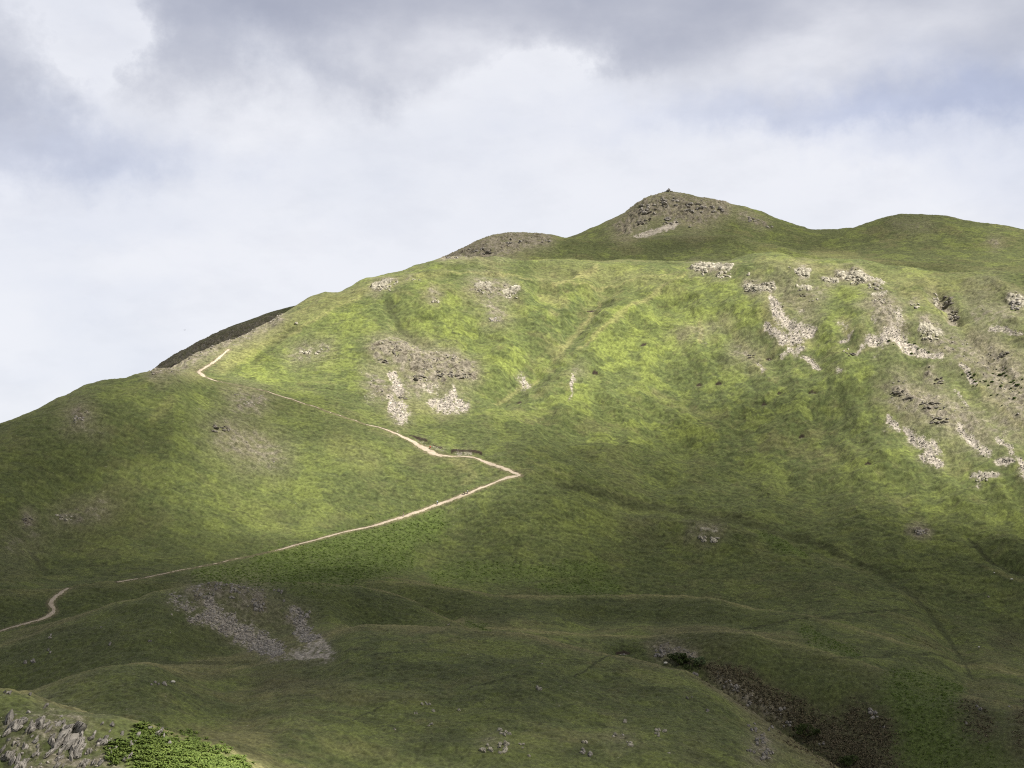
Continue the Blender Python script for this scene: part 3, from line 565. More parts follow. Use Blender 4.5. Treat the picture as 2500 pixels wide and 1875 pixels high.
c = nb.mix(nb.math('MULTIPLY', aDk, .9), c, rgb(.040, .048, .018))
c = nb.mix(aH, c, nb.mix(nb.ramp(f3, .35, .65), rgb(.045, .046, .022), rgb(.105, .085, .058)))
c = nb.mix(nb.math('MULTIPLY', aBr, .8), c, rgb(.080, .115, .026))
c = nb.mix(nb.math('MULTIPLY', aSt, .85), c, nb.mix(nb.ramp(f1, .3, .7), rgb(.115, .102, .064), rgb(.255, .225, .160)))
c = nb.mix(nb.ramp(nb.math('ADD', aR, nb.math('MULTIPLY', nb.math('SUBTRACT', f3, .5), .9)), .25, .75), c, nb.mix(nb.ramp(f1, .3, .7), rgb(.115, .100, .070), rgb(.25, .225, .18)))
scc = nb.mix(vor.outputs['Color'], rgb(.22, .197, .168), rgb(.48, .43, .365))
c = nb.mix(nb.ramp(nb.math('ADD', aSc, nb.math('ADD', nb.math('MULTIPLY', nb.math('SUBTRACT', f3, .5), .9), nb.math('MULTIPLY', nb.math('SUBTRACT', f4, .5), 1.9))), .35, .85), c, scc)
c = nb.mix(nb.ramp(nb.math('ADD', aLe, nb.math('MULTIPLY', nb.math('SUBTRACT', f4, .5), .9)), .3, .6), c, nb.mix(nb.ramp(f4, .35, .65), rgb(.16, .148, .112), rgb(.42, .39, .315)))
c = nb.mix(aPeSh, c, rgb(.028, .020, .015))  # soil colour, scar-lip shade included
c = nb.mix(nb.math('MULTIPLY', aE, .8), c, rgb(.16, .125, .085))
hsv = nb.new('ShaderNodeHueSaturation'); nt.links.new(c, hsv.inputs['Color'])
nt.links.new(nb.math('MULTIPLY', nb.math('ADD', .55, nb.math('MULTIPLY', f1, .9)), nb.math('ADD', .55, nb.math('MULTIPLY', aF, .9))), hsv.inputs['Value'])
nt.links.new(hsv.outputs[0], bs.inputs['Base Color'])
bs.inputs['Roughness'].default_value = .95; bs.inputs['Specular IOR Level'].default_value = .1
bs.inputs['Sheen Weight'].default_value = .12; bs.inputs['Sheen Tint'].default_value = rgb(.9, .85, .6); bs.inputs['Sheen Roughness'].default_value = .6
bmp = nb.new('ShaderNodeBump'); bmp.inputs['Strength'].default_value = .9; bmp.inputs['Distance'].default_value = .35
nt.links.new(f1, bmp.inputs['Height']); nt.links.new(bmp.outputs[0], bs.inputs['Normal'])

# ------------------------------------------------------------------ object helpers
def tag(o, label=None, cat=None, group=None, kind=None):
    if label: o['label'] = label
    if cat: o['category'] = cat
    if group: o['group'] = group
    if kind: o['kind'] = kind
    return o
def mesh_np(name, V, F, m=None, smooth=False, parent=None):
    """V (n,3), F (k,3|4) -> linked object"""
    me = bpy.data.meshes.new(name)
    V = np.asarray(V, np.float32); F = np.asarray(F, np.int32)
    me.vertices.add(len(V)); me.vertices.foreach_set('co', V.ravel())
    k = F.shape[1]
    me.loops.add(F.size); me.loops.foreach_set('vertex_index', F.ravel())
    me.polygons.add(len(F)); me.polygons.foreach_set('loop_start', np.arange(0, F.size, k, dtype=np.int32))
    me.polygons.foreach_set('use_smooth', np.full(len(F), smooth))
    me.update(calc_edges=True)
    if m: me.materials.append(m)
    o = bpy.data.objects.new(name, me); COL.objects.link(o)
    if parent: o.parent = parent
    return o
def empty(name, loc, rz=0):
    o = bpy.data.objects.new(name, None); o.empty_display_size = .3; COL.objects.link(o)
    o.location = loc; o.rotation_euler = (0, 0, rz)
    return o
def add_attr(o, name, arr):
    a = o.data.attributes.new(name, 'FLOAT_COLOR', 'POINT'); a.data.foreach_set('color', np.ascontiguousarray(arr, np.float32).ravel())

# ------------------------------------------------------------------ the hills
cov_a = np.stack([lush, dry, rockm, scree], -1); cov_b = np.stack([bracken, dark, pale, peat_shade], -1)
edge = (1 - sstep(0.0, 1.3, nearpath)).astype(np.float32) * .8
cov_c = np.stack([heath, edge, fleck, stony], -1); cov_d = np.stack([ledge, ledge * 0, ledge * 0, ledge * 0 + 1], -1)
def patch(name, r0, r1, label):
    n = r1 - r0 + 1
    V = np.stack([TX[r0:r1 + 1], TY[r0:r1 + 1], Znew[r0:r1 + 1]], -1).reshape(-1, 3)
    i = np.arange(n - 1)[:, None] * NC + np.arange(NC - 1)[None, :]
    F = np.stack([i, i + 1, i + NC + 1, i + NC], -1).reshape(-1, 4)
    o = mesh_np(name, V, F, gm, True)
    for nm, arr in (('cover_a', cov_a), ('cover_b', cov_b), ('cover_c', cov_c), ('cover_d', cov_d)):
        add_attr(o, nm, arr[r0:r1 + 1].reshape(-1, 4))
    return tag(o, label, None, None, 'structure')
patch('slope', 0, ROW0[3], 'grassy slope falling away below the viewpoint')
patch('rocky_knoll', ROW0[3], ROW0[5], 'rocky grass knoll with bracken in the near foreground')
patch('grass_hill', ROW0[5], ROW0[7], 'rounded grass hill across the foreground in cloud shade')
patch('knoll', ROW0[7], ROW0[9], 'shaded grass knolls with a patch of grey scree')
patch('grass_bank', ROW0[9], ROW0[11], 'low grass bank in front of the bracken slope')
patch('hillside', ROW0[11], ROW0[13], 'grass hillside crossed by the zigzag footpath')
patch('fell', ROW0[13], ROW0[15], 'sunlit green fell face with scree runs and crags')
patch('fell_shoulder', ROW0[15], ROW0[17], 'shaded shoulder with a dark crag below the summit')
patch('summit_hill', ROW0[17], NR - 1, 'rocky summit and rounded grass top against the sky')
gg = mesh_np('ground', [(-9000, -9000, -95), (9000, -9000, -95), (9000, 9000, -95), (-9000, 9000, -95)], [(0, 1, 2, 3)], gm)
tag(gg, 'valley grassland around the foot of the hills', None, None, 'structure')

# ------------------------------------------------------------------ footpath
pm, nt, bs = mat('path_gravel'); nb = NB(nt)
pa = nb.new('ShaderNodeAttribute'); pa.attribute_name = 'verge'
geo = nb.new('ShaderNodeNewGeometry'); p1, _ = nb.noise(geo.outputs['Position'], 1.4, 4, .7); p2, _ = nb.noise(geo.outputs['Position'], .35, 3, .6)
c = nb.mix(nb.ramp(p1, .3, .7), rgb(.35, .29, .22), rgb(.54, .46, .365)); c = nb.mix(nb.ramp(p2, .5, .75), c, rgb(.30, .24, .18))
c = nb.mix(nb.ramp(nb.math('ADD', pa.outputs['Fac'], nb.math('MULTIPLY', nb.math('SUBTRACT', p1, .5), 1.6)), .62, .95), c, rgb(.10, .115, .04))
nt.links.new(c, bs.inputs['Base Color']); bs.inputs['Roughness'].default_value = .95; bs.inputs['Specular IOR Level'].default_value = .1
PV, PF = [], []
for Q in LINES:
    t = np.gradient(Q[:, :2], axis=0); t /= np.linalg.norm(t, axis=1)[:, None] + 1e-9
    nrm = np.stack([-t[:, 1], t[:, 0]], 1)
    jit = np.stack([perlin(Q[:, 0] / 2.5, Q[:, 1] / 2.5, s_) for s_ in (81, 82)], 1) * .5
    b0 = sum(len(v) for v in PV)
    cs = np.linspace(-1, 1, 9)
    rowsV = []
    for k_, s_ in enumerate(cs):
        hw = np.maximum(Q[:, 2] * (1 + 1.1 * jit[:, 0 if s_ < 0 else 1] + .3 * perlin(Q[:, 0] / 7, Q[:, 1] / 7, 84)), .1)
        xy = Q[:, :2] + nrm * (hw * s_)[:, None]
        gap = (Q[:, 2] < .36) & (perlin(Q[:, 0] / 3.2, Q[:, 1] / 3.2, 83) < .05)
        z = land.height(xy[:, 0], xy[:, 1]) + 0.16 * (1 - .9 * abs(s_) ** 4) - .6 * gap
        rowsV.append(np.column_stack([xy, z]))
    G = np.stack(rowsV, 1)
    PV.append(G.reshape(-1, 3)); n = len(Q)
    i = (np.arange(n - 1)[:, None] * 9 + np.arange(8)[None, :]) + b0
    PF.append(np.stack([i, i + 1, i + 10, i + 9], -1).reshape(-1, 4))
po = mesh_np('path', np.concatenate(PV), np.concatenate(PF), pm, True)
va = po.data.attributes.new('verge', 'FLOAT', 'POINT'); va.data.foreach_set('value', np.concatenate([np.tile(np.abs(np.linspace(-1, 1, 9)), len(Q)) for Q in LINES]).astype(np.float32))
tag(po, 'pale gravel footpath zigzagging up the green hillside', None, None, 'structure')

# ------------------------------------------------------------------ rock pieces
def ico(sub):
    bm = bmesh.new(); bmesh.ops.create_icosphere(bm, subdivisions=sub, radius=1)
    V = np.array([v.co[:] for v in bm.verts]); F = np.array([[v.index for v in f.verts] for f in bm.faces]); bm.free()
    return V, F
ICO1, ICO2, ICO3 = ico(1), ico(2), ico(3)
def chunk(src, r, ncut=13, tight=.62):
    V, F = src
    V = V.copy()
    for _ in range(ncut):
        n = r.normal(size=3); n /= np.linalg.norm(n); h = r.uniform(tight, .95)
        d = V @ n; over = d > h
        V[over] -= np.outer(d[over] - h, n)
    V += r.normal(size=V.shape) * .012
    return V, F
POOL = [chunk(ICO3, rng, 20, .42) for _ in range(12)]; POOL2 = [chunk(ICO2, rng, 14, .48) for _ in range(12)]; POOL1 = [chunk(ICO1, rng, 6, .7) for _ in range(12)]
def rot(ax, ay, az_):
    return np.array(Matrix.Rotation(az_, 3, 'Z') @ Matrix.Rotation(ay, 3, 'Y') @ Matrix.Rotation(ax, 3, 'X'))
def rockmat(name, c0, c1, c2, sc=1.0):
    m, nt, bs = mat(name); nb = NB(nt)
    tcn = nb.new('ShaderNodeTexCoord'); oi = nb.new('ShaderNodeObjectInfo')
    a, _ = nb.noise(tcn.outputs['Object'], 1.1 * sc, 5, .65); b, _ = nb.noise(tcn.outputs['Object'], 4.5 * sc, 4, .7)
    mpn = nb.new('ShaderNodeMapping'); mpn.inputs['Scale'].default_value = (3.4, 3.4, .7); mpn.inputs['Rotation'].default_value = (.3, .5, 0); nt.links.new(tcn.outputs['Object'], mpn.inputs[0])
    st, _ = nb.noise(mpn.outputs[0], 1.3 * sc, 3, .6)
    c = nb.mix(nb.ramp(a, .35, .65), c0, c1); c = nb.mix(nb.ramp(b, .56, .72), c, c2)
    c = nb.mix(nb.ramp(st, .52, .60), c, rgb(.045, .042, .035))
    h = nb.new('ShaderNodeHueSaturation'); nt.links.new(c, h.inputs['Color']); nt.links.new(nb.math('ADD', .8, nb.math('MULTIPLY', oi.outputs['Random'], .4)), h.inputs['Value'])
    nt.links.new(h.outputs[0], bs.inputs['Base Color']); bs.inputs['Roughness'].default_value = .92; bs.inputs['Specular IOR Level'].default_value = .2
    bp = nb.new('ShaderNodeBump'); bp.inputs['Strength'].default_value = .8; bp.inputs['Distance'].default_value = .15
    nt.links.new(nb.math('ADD', b, nb.math('MULTIPLY', st, 1.5)), bp.inputs['Height']); nt.links.new(bp.outputs[0], bs.inputs['Normal'])
    return m
RM_GREY = rockmat('grey_rock', rgb(.25, .23, .205), rgb(.42, .39, .35), rgb(.17, .16, .10))
RM_PALE = rockmat('pale_rock', rgb(.34, .315, .25), rgb(.50, .465, .375), rgb(.22, .205, .13))
RM_DARK = rockmat('dark_rock', rgb(.13, .12, .10), rgb(.26, .235, .20), rgb(.10, .10, .05))

def build_chunks(specs):
    """specs: list of (pool item, scale3, rotation3, centre)"""
    Vs, Fs, b = [], [], 0
    for (V, F), sc, Rm, cpos in specs:
        Vs.append((V * sc) @ Rm.T + cpos); Fs.append(F + b); b += len(V)
    return np.concatenate(Vs), np.concatenate(Fs)
def outcrop(u, v, wS, hS, n, label, m, group=None, lean=.55, pool=None, name='rock_outcrop', shape=(.62, .55, .85), size=1.0, rise=.22):
    """one bedrock outcrop: angular blocks pushing out of the slope over an area wS x hS (photo units)"""
    pool = pool or POOL2
    c0 = land.hit(u, v)[0]; ppm = FPX / math.hypot(c0[0], c0[1])
    W, H = wS / ppm, hS / ppm
    k = max(n, 1); specs = []
    for i in range(k):
        if k == 1: uu, vv = u, v
        else:
            uu = u + rng.uniform(-.5, .5) * wS * .85; vv = v + rng.uniform(-.42, .5) * hS * .9
        p = land.hit(uu, vv)[0]
        if abs(math.hypot(p[0], p[1]) - math.hypot(c0[0], c0[1])) > 60: p = c0.copy()
        cell = math.sqrt(W * H / k) * rng.uniform(.5, .95) if k > 1 else .5 * W
        sc = cell * size * np.array(shape) * rng.uniform(.7, 1.3, 3) if k > 1 else np.array([.5 * W, .45 * W, .62 * H])
        if k > 4 and i == 0 and pool is POOL: sc = np.array([.30 * W, .30 * W, .48 * H]); uu, vv = u, v + .12 * hS; p = land.hit(uu, vv)[0]
        specs.append((pool[rng.integers(len(pool))], sc, rot(rng.normal() * .2 - .25, lean + rng.normal() * .22, rng.uniform(-.5, .5)), p + [0, 0, sc[2] * rise] - c0))
    if k == 1:
        V, F = build_chunks(specs); o = mesh_np(name, V, F, m); o.location = c0
    else:
        o = empty(name, c0)
        for (pv, pf), sc, Rm, cp in specs:
            key = (id(pv), m.name)
            if key not in BLOCKS:
                b_ = mesh_np('block', pv, pf, m); BLOCKS[key] = b_.data
            else:
                b_ = bpy.data.objects.new('block', BLOCKS[key]); COL.objects.link(b_)
            b_.parent = o
            M4 = Matrix(Rm.tolist()).to_4x4() @ Matrix.Diagonal((*sc, 1.0)); M4.translation = Vector(cp)
            b_.matrix_local = M4
    return tag(o, label, 'rock outcrop' if name == 'rock_outcrop' else 'boulder', group)
BLOCKS = {}

# near left: leaning grey slabs (positions from the photo, bottom left)
def q2(x, y): return x * .256, 1460 + y * .256
near = [
    (60, 430, 90, 120, 3, 'leaning grey slab at the very left edge of the rocky knoll'), (140, 410, 170, 130, 7, 'broad cracked grey outcrop high on the left of the knoll'), (285, 395, 110, 130, 5, 'long tilted grey slab rising to the right, upper left of knoll'),
    (400, 430, 90, 70, 4, 'small grey slabs between the tilted slab and the large crag'), (495, 395, 100, 50, 4, 'low broken grey rock above the large crag'), (590, 500, 220, 230, 14, 'largest grey crag on the rocky knoll with a rounded top'), (670, 560, 110, 130, 6, 'right shoulder of fractured rock beside the largest crag'),
    (460, 570, 110, 150, 7, 'left buttress of grey rock under the largest crag'), (770, 495, 90, 70, 3, 'pointed grey block right of the largest crag'), (870, 545, 150, 90, 8, 'row of upright grey slabs left of the near bracken'), (1100, 565, 60, 110, 3, 'tall thin slab standing in the near bracken'), (1165, 520, 50, 50, 2, 'small slab above the thin one in the bracken'),
    (1255, 460, 60, 50, 2, 'grey block at the top edge of the bracken'), (1435, 570, 50, 60, 1, 'single squat block inside the bracken on the right'), (1350, 500, 90, 80, 4, 'brown stained broken rock at the bracken top'), (240, 305, 60, 34, 1, 'lone pale boulder on the grass above the slabs'), (272, 505, 36, 32, 1, 'small rounded boulder left of the largest crag'),
    (320, 560, 60, 80, 3, 'narrow upright rock left of the crag buttress'), (70, 535, 36, 44, 1, 'small upright stone near the left edge'), (640, 650, 170, 100, 9, 'dark jumbled blocks below the largest crag'), (735, 620, 70, 80, 3, 'grey slab below the pointed block'), (60, 660, 150, 130, 9, 'jagged grey crag in the bottom left corner'),
    (170, 735, 130, 110, 8, 'jagged rocks right of the corner crag'), (210, 600, 50, 70, 2, 'pair of small grey slabs above the corner crag'), (310, 650, 70, 80, 3, 'small fractured outcrop in the grass, lower left'), (500, 690, 70, 60, 3, 'small outcrop left of the jumbled blocks'), (930, 640, 80, 60, 3, 'low grey rock at the left edge of the bracken'),
    (1070, 700, 80, 50, 3, 'flat grey rock in the lower bracken'), (810, 720, 80, 70, 4, 'grey outcrop at the bottom beside the bracken'), (690, 745, 110, 60, 5, 'low slabs at the bottom under the jumbled blocks'), (500, 765, 100, 40, 4, 'low rocks along the bottom edge of the picture'), (340, 742, 30, 26, 1, 'small round boulder at the bottom left'),
    (865, 400, 40, 30, 2, 'small stones on the grass above the upright slabs'), (960, 415, 80, 40, 4, 'scattered little rocks above the bracken'), (930, 460, 40, 30, 2, 'little rock just above the bracken edge'), (410, 255, 80, 34, 3, 'low pale rocks on the grass near the knoll crest'), (55, 148, 70, 30, 4, 'pale low rocks on the crest at the left edge'), (242, 150, 40, 40, 2, 'pale broken edge on the crest of the rocky knoll'),
    (1040, 480, 50, 36, 2, 'small rock on the bracken edge beside the thin slab'), (560, 430, 30, 20, 1, 'tiny rock on top of the largest crag'), (250, 455, 80, 40, 3, 'low slabs under the long tilted slab'), (130, 570, 60, 50, 3, 'small slabs midway down the left of the knoll')]
for x, y, ww, hh, n, lab in near:
    u, v = q2(x, y)
    outcrop(u, v + hh * .05, ww * .256, hh * .256, n, lab, RM_GREY, 'grey rocks on the near knoll', lean=.5, pool=POOL, shape=(.46, .5, 1.1), size=1.75 if n >= 5 else 1.3)

# foreground hill
for u, v, ww, hh, n, lab in [
    (921, 1521, 22, 6, 4, 'small pale rocks, highest on the left of the foreground hill'), (933, 1535, 14, 8, 3, 'small pale outcrop just below the highest rocks'), (898, 1541, 10, 6, 2, 'little pair of stones left of the small pale outcrop'), (928, 1568, 9, 8, 2, 'little upright rock in grass below the small pale outcrop'), (993, 1533, 8, 7, 2, 'lone small rock right of the pale outcrop'), (855, 1575, 10, 6, 2, 'small pale stones furthest left on the foreground hill'),
    (1090, 1582, 26, 16, 6, 'slanting streak of pale rock above the main rock patch'), (1051, 1616, 26, 20, 6, 'left half of the main rock patch at the bottom centre'), (1090, 1616, 30, 24, 9, 'right half of the main rock patch at the bottom centre'), (1125, 1612, 14, 10, 3, 'small rocks right of the main bottom rock patch'), (1145, 1634, 12, 10, 3, 'small grey rocks low at the bottom centre'),
    (1163, 1486, 18, 16, 4, 'pale rock face in a green hollow of the foreground hill'), (1258, 1606, 22, 12, 4, 'grey rocks above the dark rock at the bottom'), (1265, 1626, 24, 18, 6, 'dark slanting rock with a shadowed underside near the bottom'), (1352, 1556, 12, 16, 3, 'narrow slanting grey rock on the right of the foreground hill'), (1425, 1583, 32, 18, 7, 'grey streaked outcrop with a dark upper edge, right side'),
    (1325, 1590, 12, 8, 2, 'small stones left of the reddish ground'), (1360, 1606, 14, 14, 4, 'grey stones beside the reddish ground'), (1445, 1627, 8, 6, 1, 'single pale stone low on the right of the hill'), (1207, 1526, 5, 4, 1, 'single tiny white stone in the middle of the foreground hill'), (1170, 1434, 7, 5, 1, 'small pale stone near the trod on the foreground hill'), (969, 1350, 8, 4, 1, 'small white stone on the crest of the foreground hill')]:
    outcrop(u, v, ww, hh, n, lab, RM_GREY if lab.startswith('dark') else RM_PALE, 'rocks on the foreground hill', lean=-.5, size=1.25, rise=.1)
for u, v, ww, hh, n, lab in [
    (1625, 1573, 24, 22, 8, 'upper part of the rock rib on the right end of the foreground hill'), (1645, 1600, 26, 30, 12, 'middle of the steep rock rib on the right of the hill'), (1657, 1630, 30, 28, 12, 'lowest part of the steep rock rib on the right'), (1622, 1625, 22, 14, 5, 'scattered grey rocks left of the rock rib'), (1665, 1575, 12, 20, 4, 'grey slab on the edge above the ravine'), (1535, 1536, 22, 7, 5, 'low pale rocks in heathery grass near the ravine edge'), (1488, 1508, 16, 6, 3, 'low rocks on the brow of the hill above the ravine'),
    (1505, 1459, 26, 12, 6, 'slanting grey rocks on the ravine edge below the sheep'), (1690, 1540, 14, 26, 6, 'tall grey rock streak on the far ravine wall'), (1703, 1564, 26, 14, 8, 'bright white rock face deep in the ravine'), (1588, 1486, 22, 18, 6, 'grey rocks on the upper ravine wall'), (1565, 1480, 7, 14, 2, 'small upright white rock on the ravine wall'), (1615, 1523, 12, 14, 3, 'rock on the ravine wall below the upper rocks'),
    (1430, 1410, 40, 22, 12, 'broken grey rocks at the head of the ravine'), (1775, 1606, 12, 10, 3, 'small pale rock low on the ravine side'), (1905, 1572, 16, 8, 4, 'pale rocks at the edge of the heather bank'), (1888, 1545, 20, 22, 6, 'grey rocks streaking down the heather bank'), (2115, 1532, 12, 14, 4, 'pale stones on the dark heather patch right of the bracken'), (2087, 1563, 6, 6, 1, 'white stone at the foot of the dark heather patch'),
    (2180, 1527, 5, 5, 1, 'white stone near the right edge of the picture')]:
    outcrop(u, v, ww, hh, n, lab, RM_GREY, 'rocks around the ravine', lean=-.4)
# scree knoll
for u, v, ww, hh, n, lab in [
    (470, 1268, 14, 14, 4, 'blue-grey rock at the top left of the scree knoll'), (512, 1274, 36, 18, 10, 'upright grey slabs on top of the scree knoll'), (440, 1288, 30, 12, 6, 'grey stones on the upper left of the scree knoll'), (500, 1296, 16, 14, 5, 'stacked pale stones in the middle of the scree knoll'), (556, 1312, 32, 18, 9, 'dark split crag in the middle of the scree knoll'),
    (600, 1280, 20, 12, 4, 'pale stones near the top right of the scree knoll'), (636, 1370, 10, 9, 1, 'large pale boulder at the foot of the right scree'), (660, 1330, 26, 20, 6, 'grey rocks at the head of the right scree run'), (612, 1299, 8, 8, 2, 'small pale rocks right of the split crag'), (218, 1356, 7, 4, 1, 'single white stone left of the scree knoll'), (233, 1393, 14, 7, 3, 'small pale rocks on the shaded slope left of the scree'), (320, 1385, 14, 6, 3, 'two white stones on the shaded slope under the scree'),
    (105, 1376, 12, 8, 3, 'dark little outcrop on the shaded slope below the path'), (108, 1409, 12, 9, 3, 'dark rocks low on the shaded slope, left'), (60, 1430, 36, 8, 6, 'broken dark ledge at the far left of the shaded slope'), (340, 1478, 40, 8, 5, 'scattered white stones on the small rounded knoll')]:
    outcrop(u, v, ww, hh, n, lab, RM_GREY, 'rocks on the shaded knolls', lean=.4)
# sunlit face
for u, v, ww, hh, n, lab in [
    (1512, 585, 34, 20, 12, 'white crag on the left end of the top knoll'), (1562, 593, 36, 18, 10, 'white broken rocks right of the end crag'), (1622, 622, 30, 16, 9, 'pale rock band at the head of the main scree run'), (1662, 618, 22, 18, 7, 'pale rocks above the top of the scree run'), (1618, 592, 14, 8, 3, 'small white rocks on the crest left of the pale band'),
    (1735, 592, 34, 14, 10, 'left of the three white crags on the top knoll'), (1793, 605, 32, 10, 8, 'small row of white blocks, middle of the three crags'), (1815, 594, 16, 9, 4, 'white block at the upper left of the largest white crag'), (1850, 602, 50, 24, 18, 'largest white crag of vertical blocks on the top knoll'), (1892, 618, 40, 14, 10, 'tapering right end of the largest white crag'),
    (1737, 624, 26, 10, 6, 'pale rocks under the left white crag'), (1705, 578, 10, 4, 2, 'small white ledge on the crest above the crags'), (1900, 648, 40, 10, 9, 'curved pale ledge above the brown scree'), (1975, 660, 22, 12, 6, 'small pale outcrop left of the rocky gully'), (2012, 722, 50, 26, 16, 'dense patch of white stones beside the gully'), (2020, 640, 12, 16, 5, 'pale rocks on the left lip of the rocky gully'),
    (2048, 652, 22, 30, 10, 'dark upright rocks on the right wall of the gully'), (2062, 682, 22, 22, 8, 'dark rocks at the foot of the gully'), (2196, 656, 34, 28, 12, 'grey crag at the right edge of the sunlit face'), (1993, 708, 14, 8, 3, 'few bright stones above the dense white patch'),
    (828, 622, 40, 14, 11, 'pale crag on the left skyline of the fell'), (856, 612, 14, 8, 3, 'small pale rock right of the skyline crag'), (1104, 638, 34, 14, 10, 'white crag on the rounded top left of the grassy gully'), (1045, 628, 36, 12, 7, 'low pale rocks on the rounded top of the fell'), (900, 604, 22, 4, 4, 'thin white ledge along the upper left crest'),
    (850, 762, 20, 10, 6, 'dark crag at the top of the double scree'), (826, 780, 26, 10, 8, 'dark rock step left of the double scree'), (960, 808, 40, 16, 14, 'dark crag band above the wide scree fan'), (1000, 812, 36, 12, 8, 'right end of the dark crag band'), (868, 858, 22, 10, 6, 'dark rocks between the two narrow screes'), (905, 815, 26, 12, 6, 'grey rocks left of the dark crag band'),
    (1942, 848, 26, 14, 9, 'dark crag left of centre in the stony right-hand slope'), (1962, 862, 22, 12, 7, 'dark crag just below the left crag of the stony slope'), (2010, 876, 46, 16, 12, 'long dark crag in the middle of the stony slope'), (2030, 908, 44, 18, 12, 'dark broken crag lowest in the stony slope'), (2028, 822, 22, 16, 7, 'dark crag highest in the stony slope'), (2170, 765, 26, 16, 8, 'brown crag at the right above the bushes'),
    (1622, 771, 18, 9, 5, 'dark rocks under the pale track in the middle of the face'), (1735, 638, 18, 7, 4, 'dark rock step under the pale rocks'), (1758, 648, 22, 6, 4, 'thin dark rock step right of the scree run'), (1836, 765, 24, 10, 5, 'dark hollow crag below the small scree'), (2122, 1036, 34, 9, 8, 'bright white rock lip on the green slope, far right'), (540, 872, 34, 8, 6, 'low brown rocks beside the faint path, left'),
    (170, 904, 26, 12, 8, 'grey stony outcrop on the left skyline slope'), (58, 1122, 26, 8, 6, 'dark rock ledge at the left below the skyline'), (140, 1118, 40, 14, 8, 'scattered pale stones right of the dark ledge'), (1988, 1150, 26, 12, 6, 'grey rock patch alone on the shaded green slope'), (1530, 1163, 50, 16, 5, 'few pale upright stones on the shaded rounded spur'),
    (480, 925, 40, 16, 7, 'brown stony ground in the left hollow'), (940, 650, 20, 9, 4, 'small grey rocks high on the left of the sunlit face'), (1065, 690, 26, 10, 5, 'grey stones under the rounded top'), (668, 762, 50, 7, 6, 'thin grey ledge left of the dark groove')]:
    dk = lab.split()[0] in ('dark', 'brown') or 'dark crag' in lab
    outcrop(u, v, ww, hh, int(n * 1.5) if dk else int(n * 1.6), lab, RM_DARK if dk else (RM_GREY if lab.startswith('grey') else RM_PALE), 'crags on the fell face', lean=.1 if dk else .2, pool=POOL2, shape=(1.0, .6, .42) if dk else (.66, .55, .62), size=1.15 if dk else 1.35, rise=.12 if dk else -.15)
# top
for u, v, ww, hh, n, lab in [
    (1400, 452, 46, 24, 14, 'broken crag on the left of the summit'), (1445, 437, 40, 22, 14, 'brown crag right under the summit point'), (1500, 450, 50, 26, 14, 'grey crag on the right of the summit'), (1392, 478, 40, 14, 10, 'dark rocks low on the left of the summit crag'), (1445, 477, 44, 16, 12, 'pale blocks above the summit scree'), (1550, 452, 40, 16, 9, 'grey rocks on the right shoulder of the summit'), (1620, 475, 40, 10, 8, 'row of small rocks down the right summit ridge'),
    (1660, 490, 24, 7, 4, 'last small rocks down the summit ridge'), (1490, 491, 8, 5, 1, 'white boulder right of the summit scree'), (1060, 545, 36, 12, 10, 'dark broken crag on the shoulder below the skyline'), (1110, 520, 40, 14, 9, 'grey crag on top of the left shoulder'), (1030, 540, 40, 12, 8, 'grey rocks on the left slope of the shoulder'), (975, 558, 30, 8, 6, 'rocks at the low left end of the shoulder'), (1180, 522, 24, 8, 5, 'small rocks on the right end of the shoulder')]:
    outcrop(u, v, ww, hh, n, lab, RM_DARK if lab.split()[0] in ('dark',) else RM_GREY, 'crags around the summit', lean=.1, shape=(.8, .6, .55))
# loose boulders and sheep-white stones
for u, v, s_, lab in [(1692, 663, 7, 'round white boulder beside the main scree run'), (1822, 759, 6, 'left white boulder of the pair above the dark hollow'), (1832, 755, 5, 'right white boulder of the pair above the dark hollow'), (836, 780, 5, 'white boulder on the dark rock step'), (781, 806, 4, 'small white stone left of the dark crags'), (788, 857, 4, 'small white stone left of the narrow screes'), (2135, 1290, 6, 'pale stone at the end of the trod, right'), (1808, 1240, 3, 'tiny white stone on the shaded spur'), (640, 700, 9, 'white rock on the upper left slope'), (368, 1367, 4, 'small white stone on the shaded slope below the scree knoll'), (371, 1328, 6, 'pale slab on the shaded slope near the faint path')]:
    outcrop(u, v, s_, s_ * .7, 1, lab, RM_PALE, 'loose white boulders', name='boulder')
# the summit cairn
a_s = float(px_dir(1445, 418)[0]); ci_ = int(np.argmin(np.abs(AZ - a_s))); jj = np.where(GD > 1090)[0]; jm = jj[np.argmax(land.Z[ci_, jj] / GD[jj])]
c0 = np.array([GD[jm] * math.sin(a_s), GD[jm] * math.cos(a_s), land.Z[ci_, jm]]); sp = []
for i in range(60):
    t = i / 60; z = 3.4 * t - .4; r = 3.4 * (1 - t) ** 1.3; a = rng.uniform(0, 6.28); s_ = .9 - .6 * t
    sp.append((POOL1[i % 12], np.array([s_, s_ * .8, s_ * .6]), rot(*rng.uniform(-.6, .6, 2), rng.uniform(0, 6)), np.array([r * math.cos(a), r * math.sin(a), z])))
V, F = build_chunks(sp); o = mesh_np('summit_cairn', V, F, RM_GREY); o.location = c0
tag(o, 'pointed stone cairn standing on the summit against the sky', 'cairn')

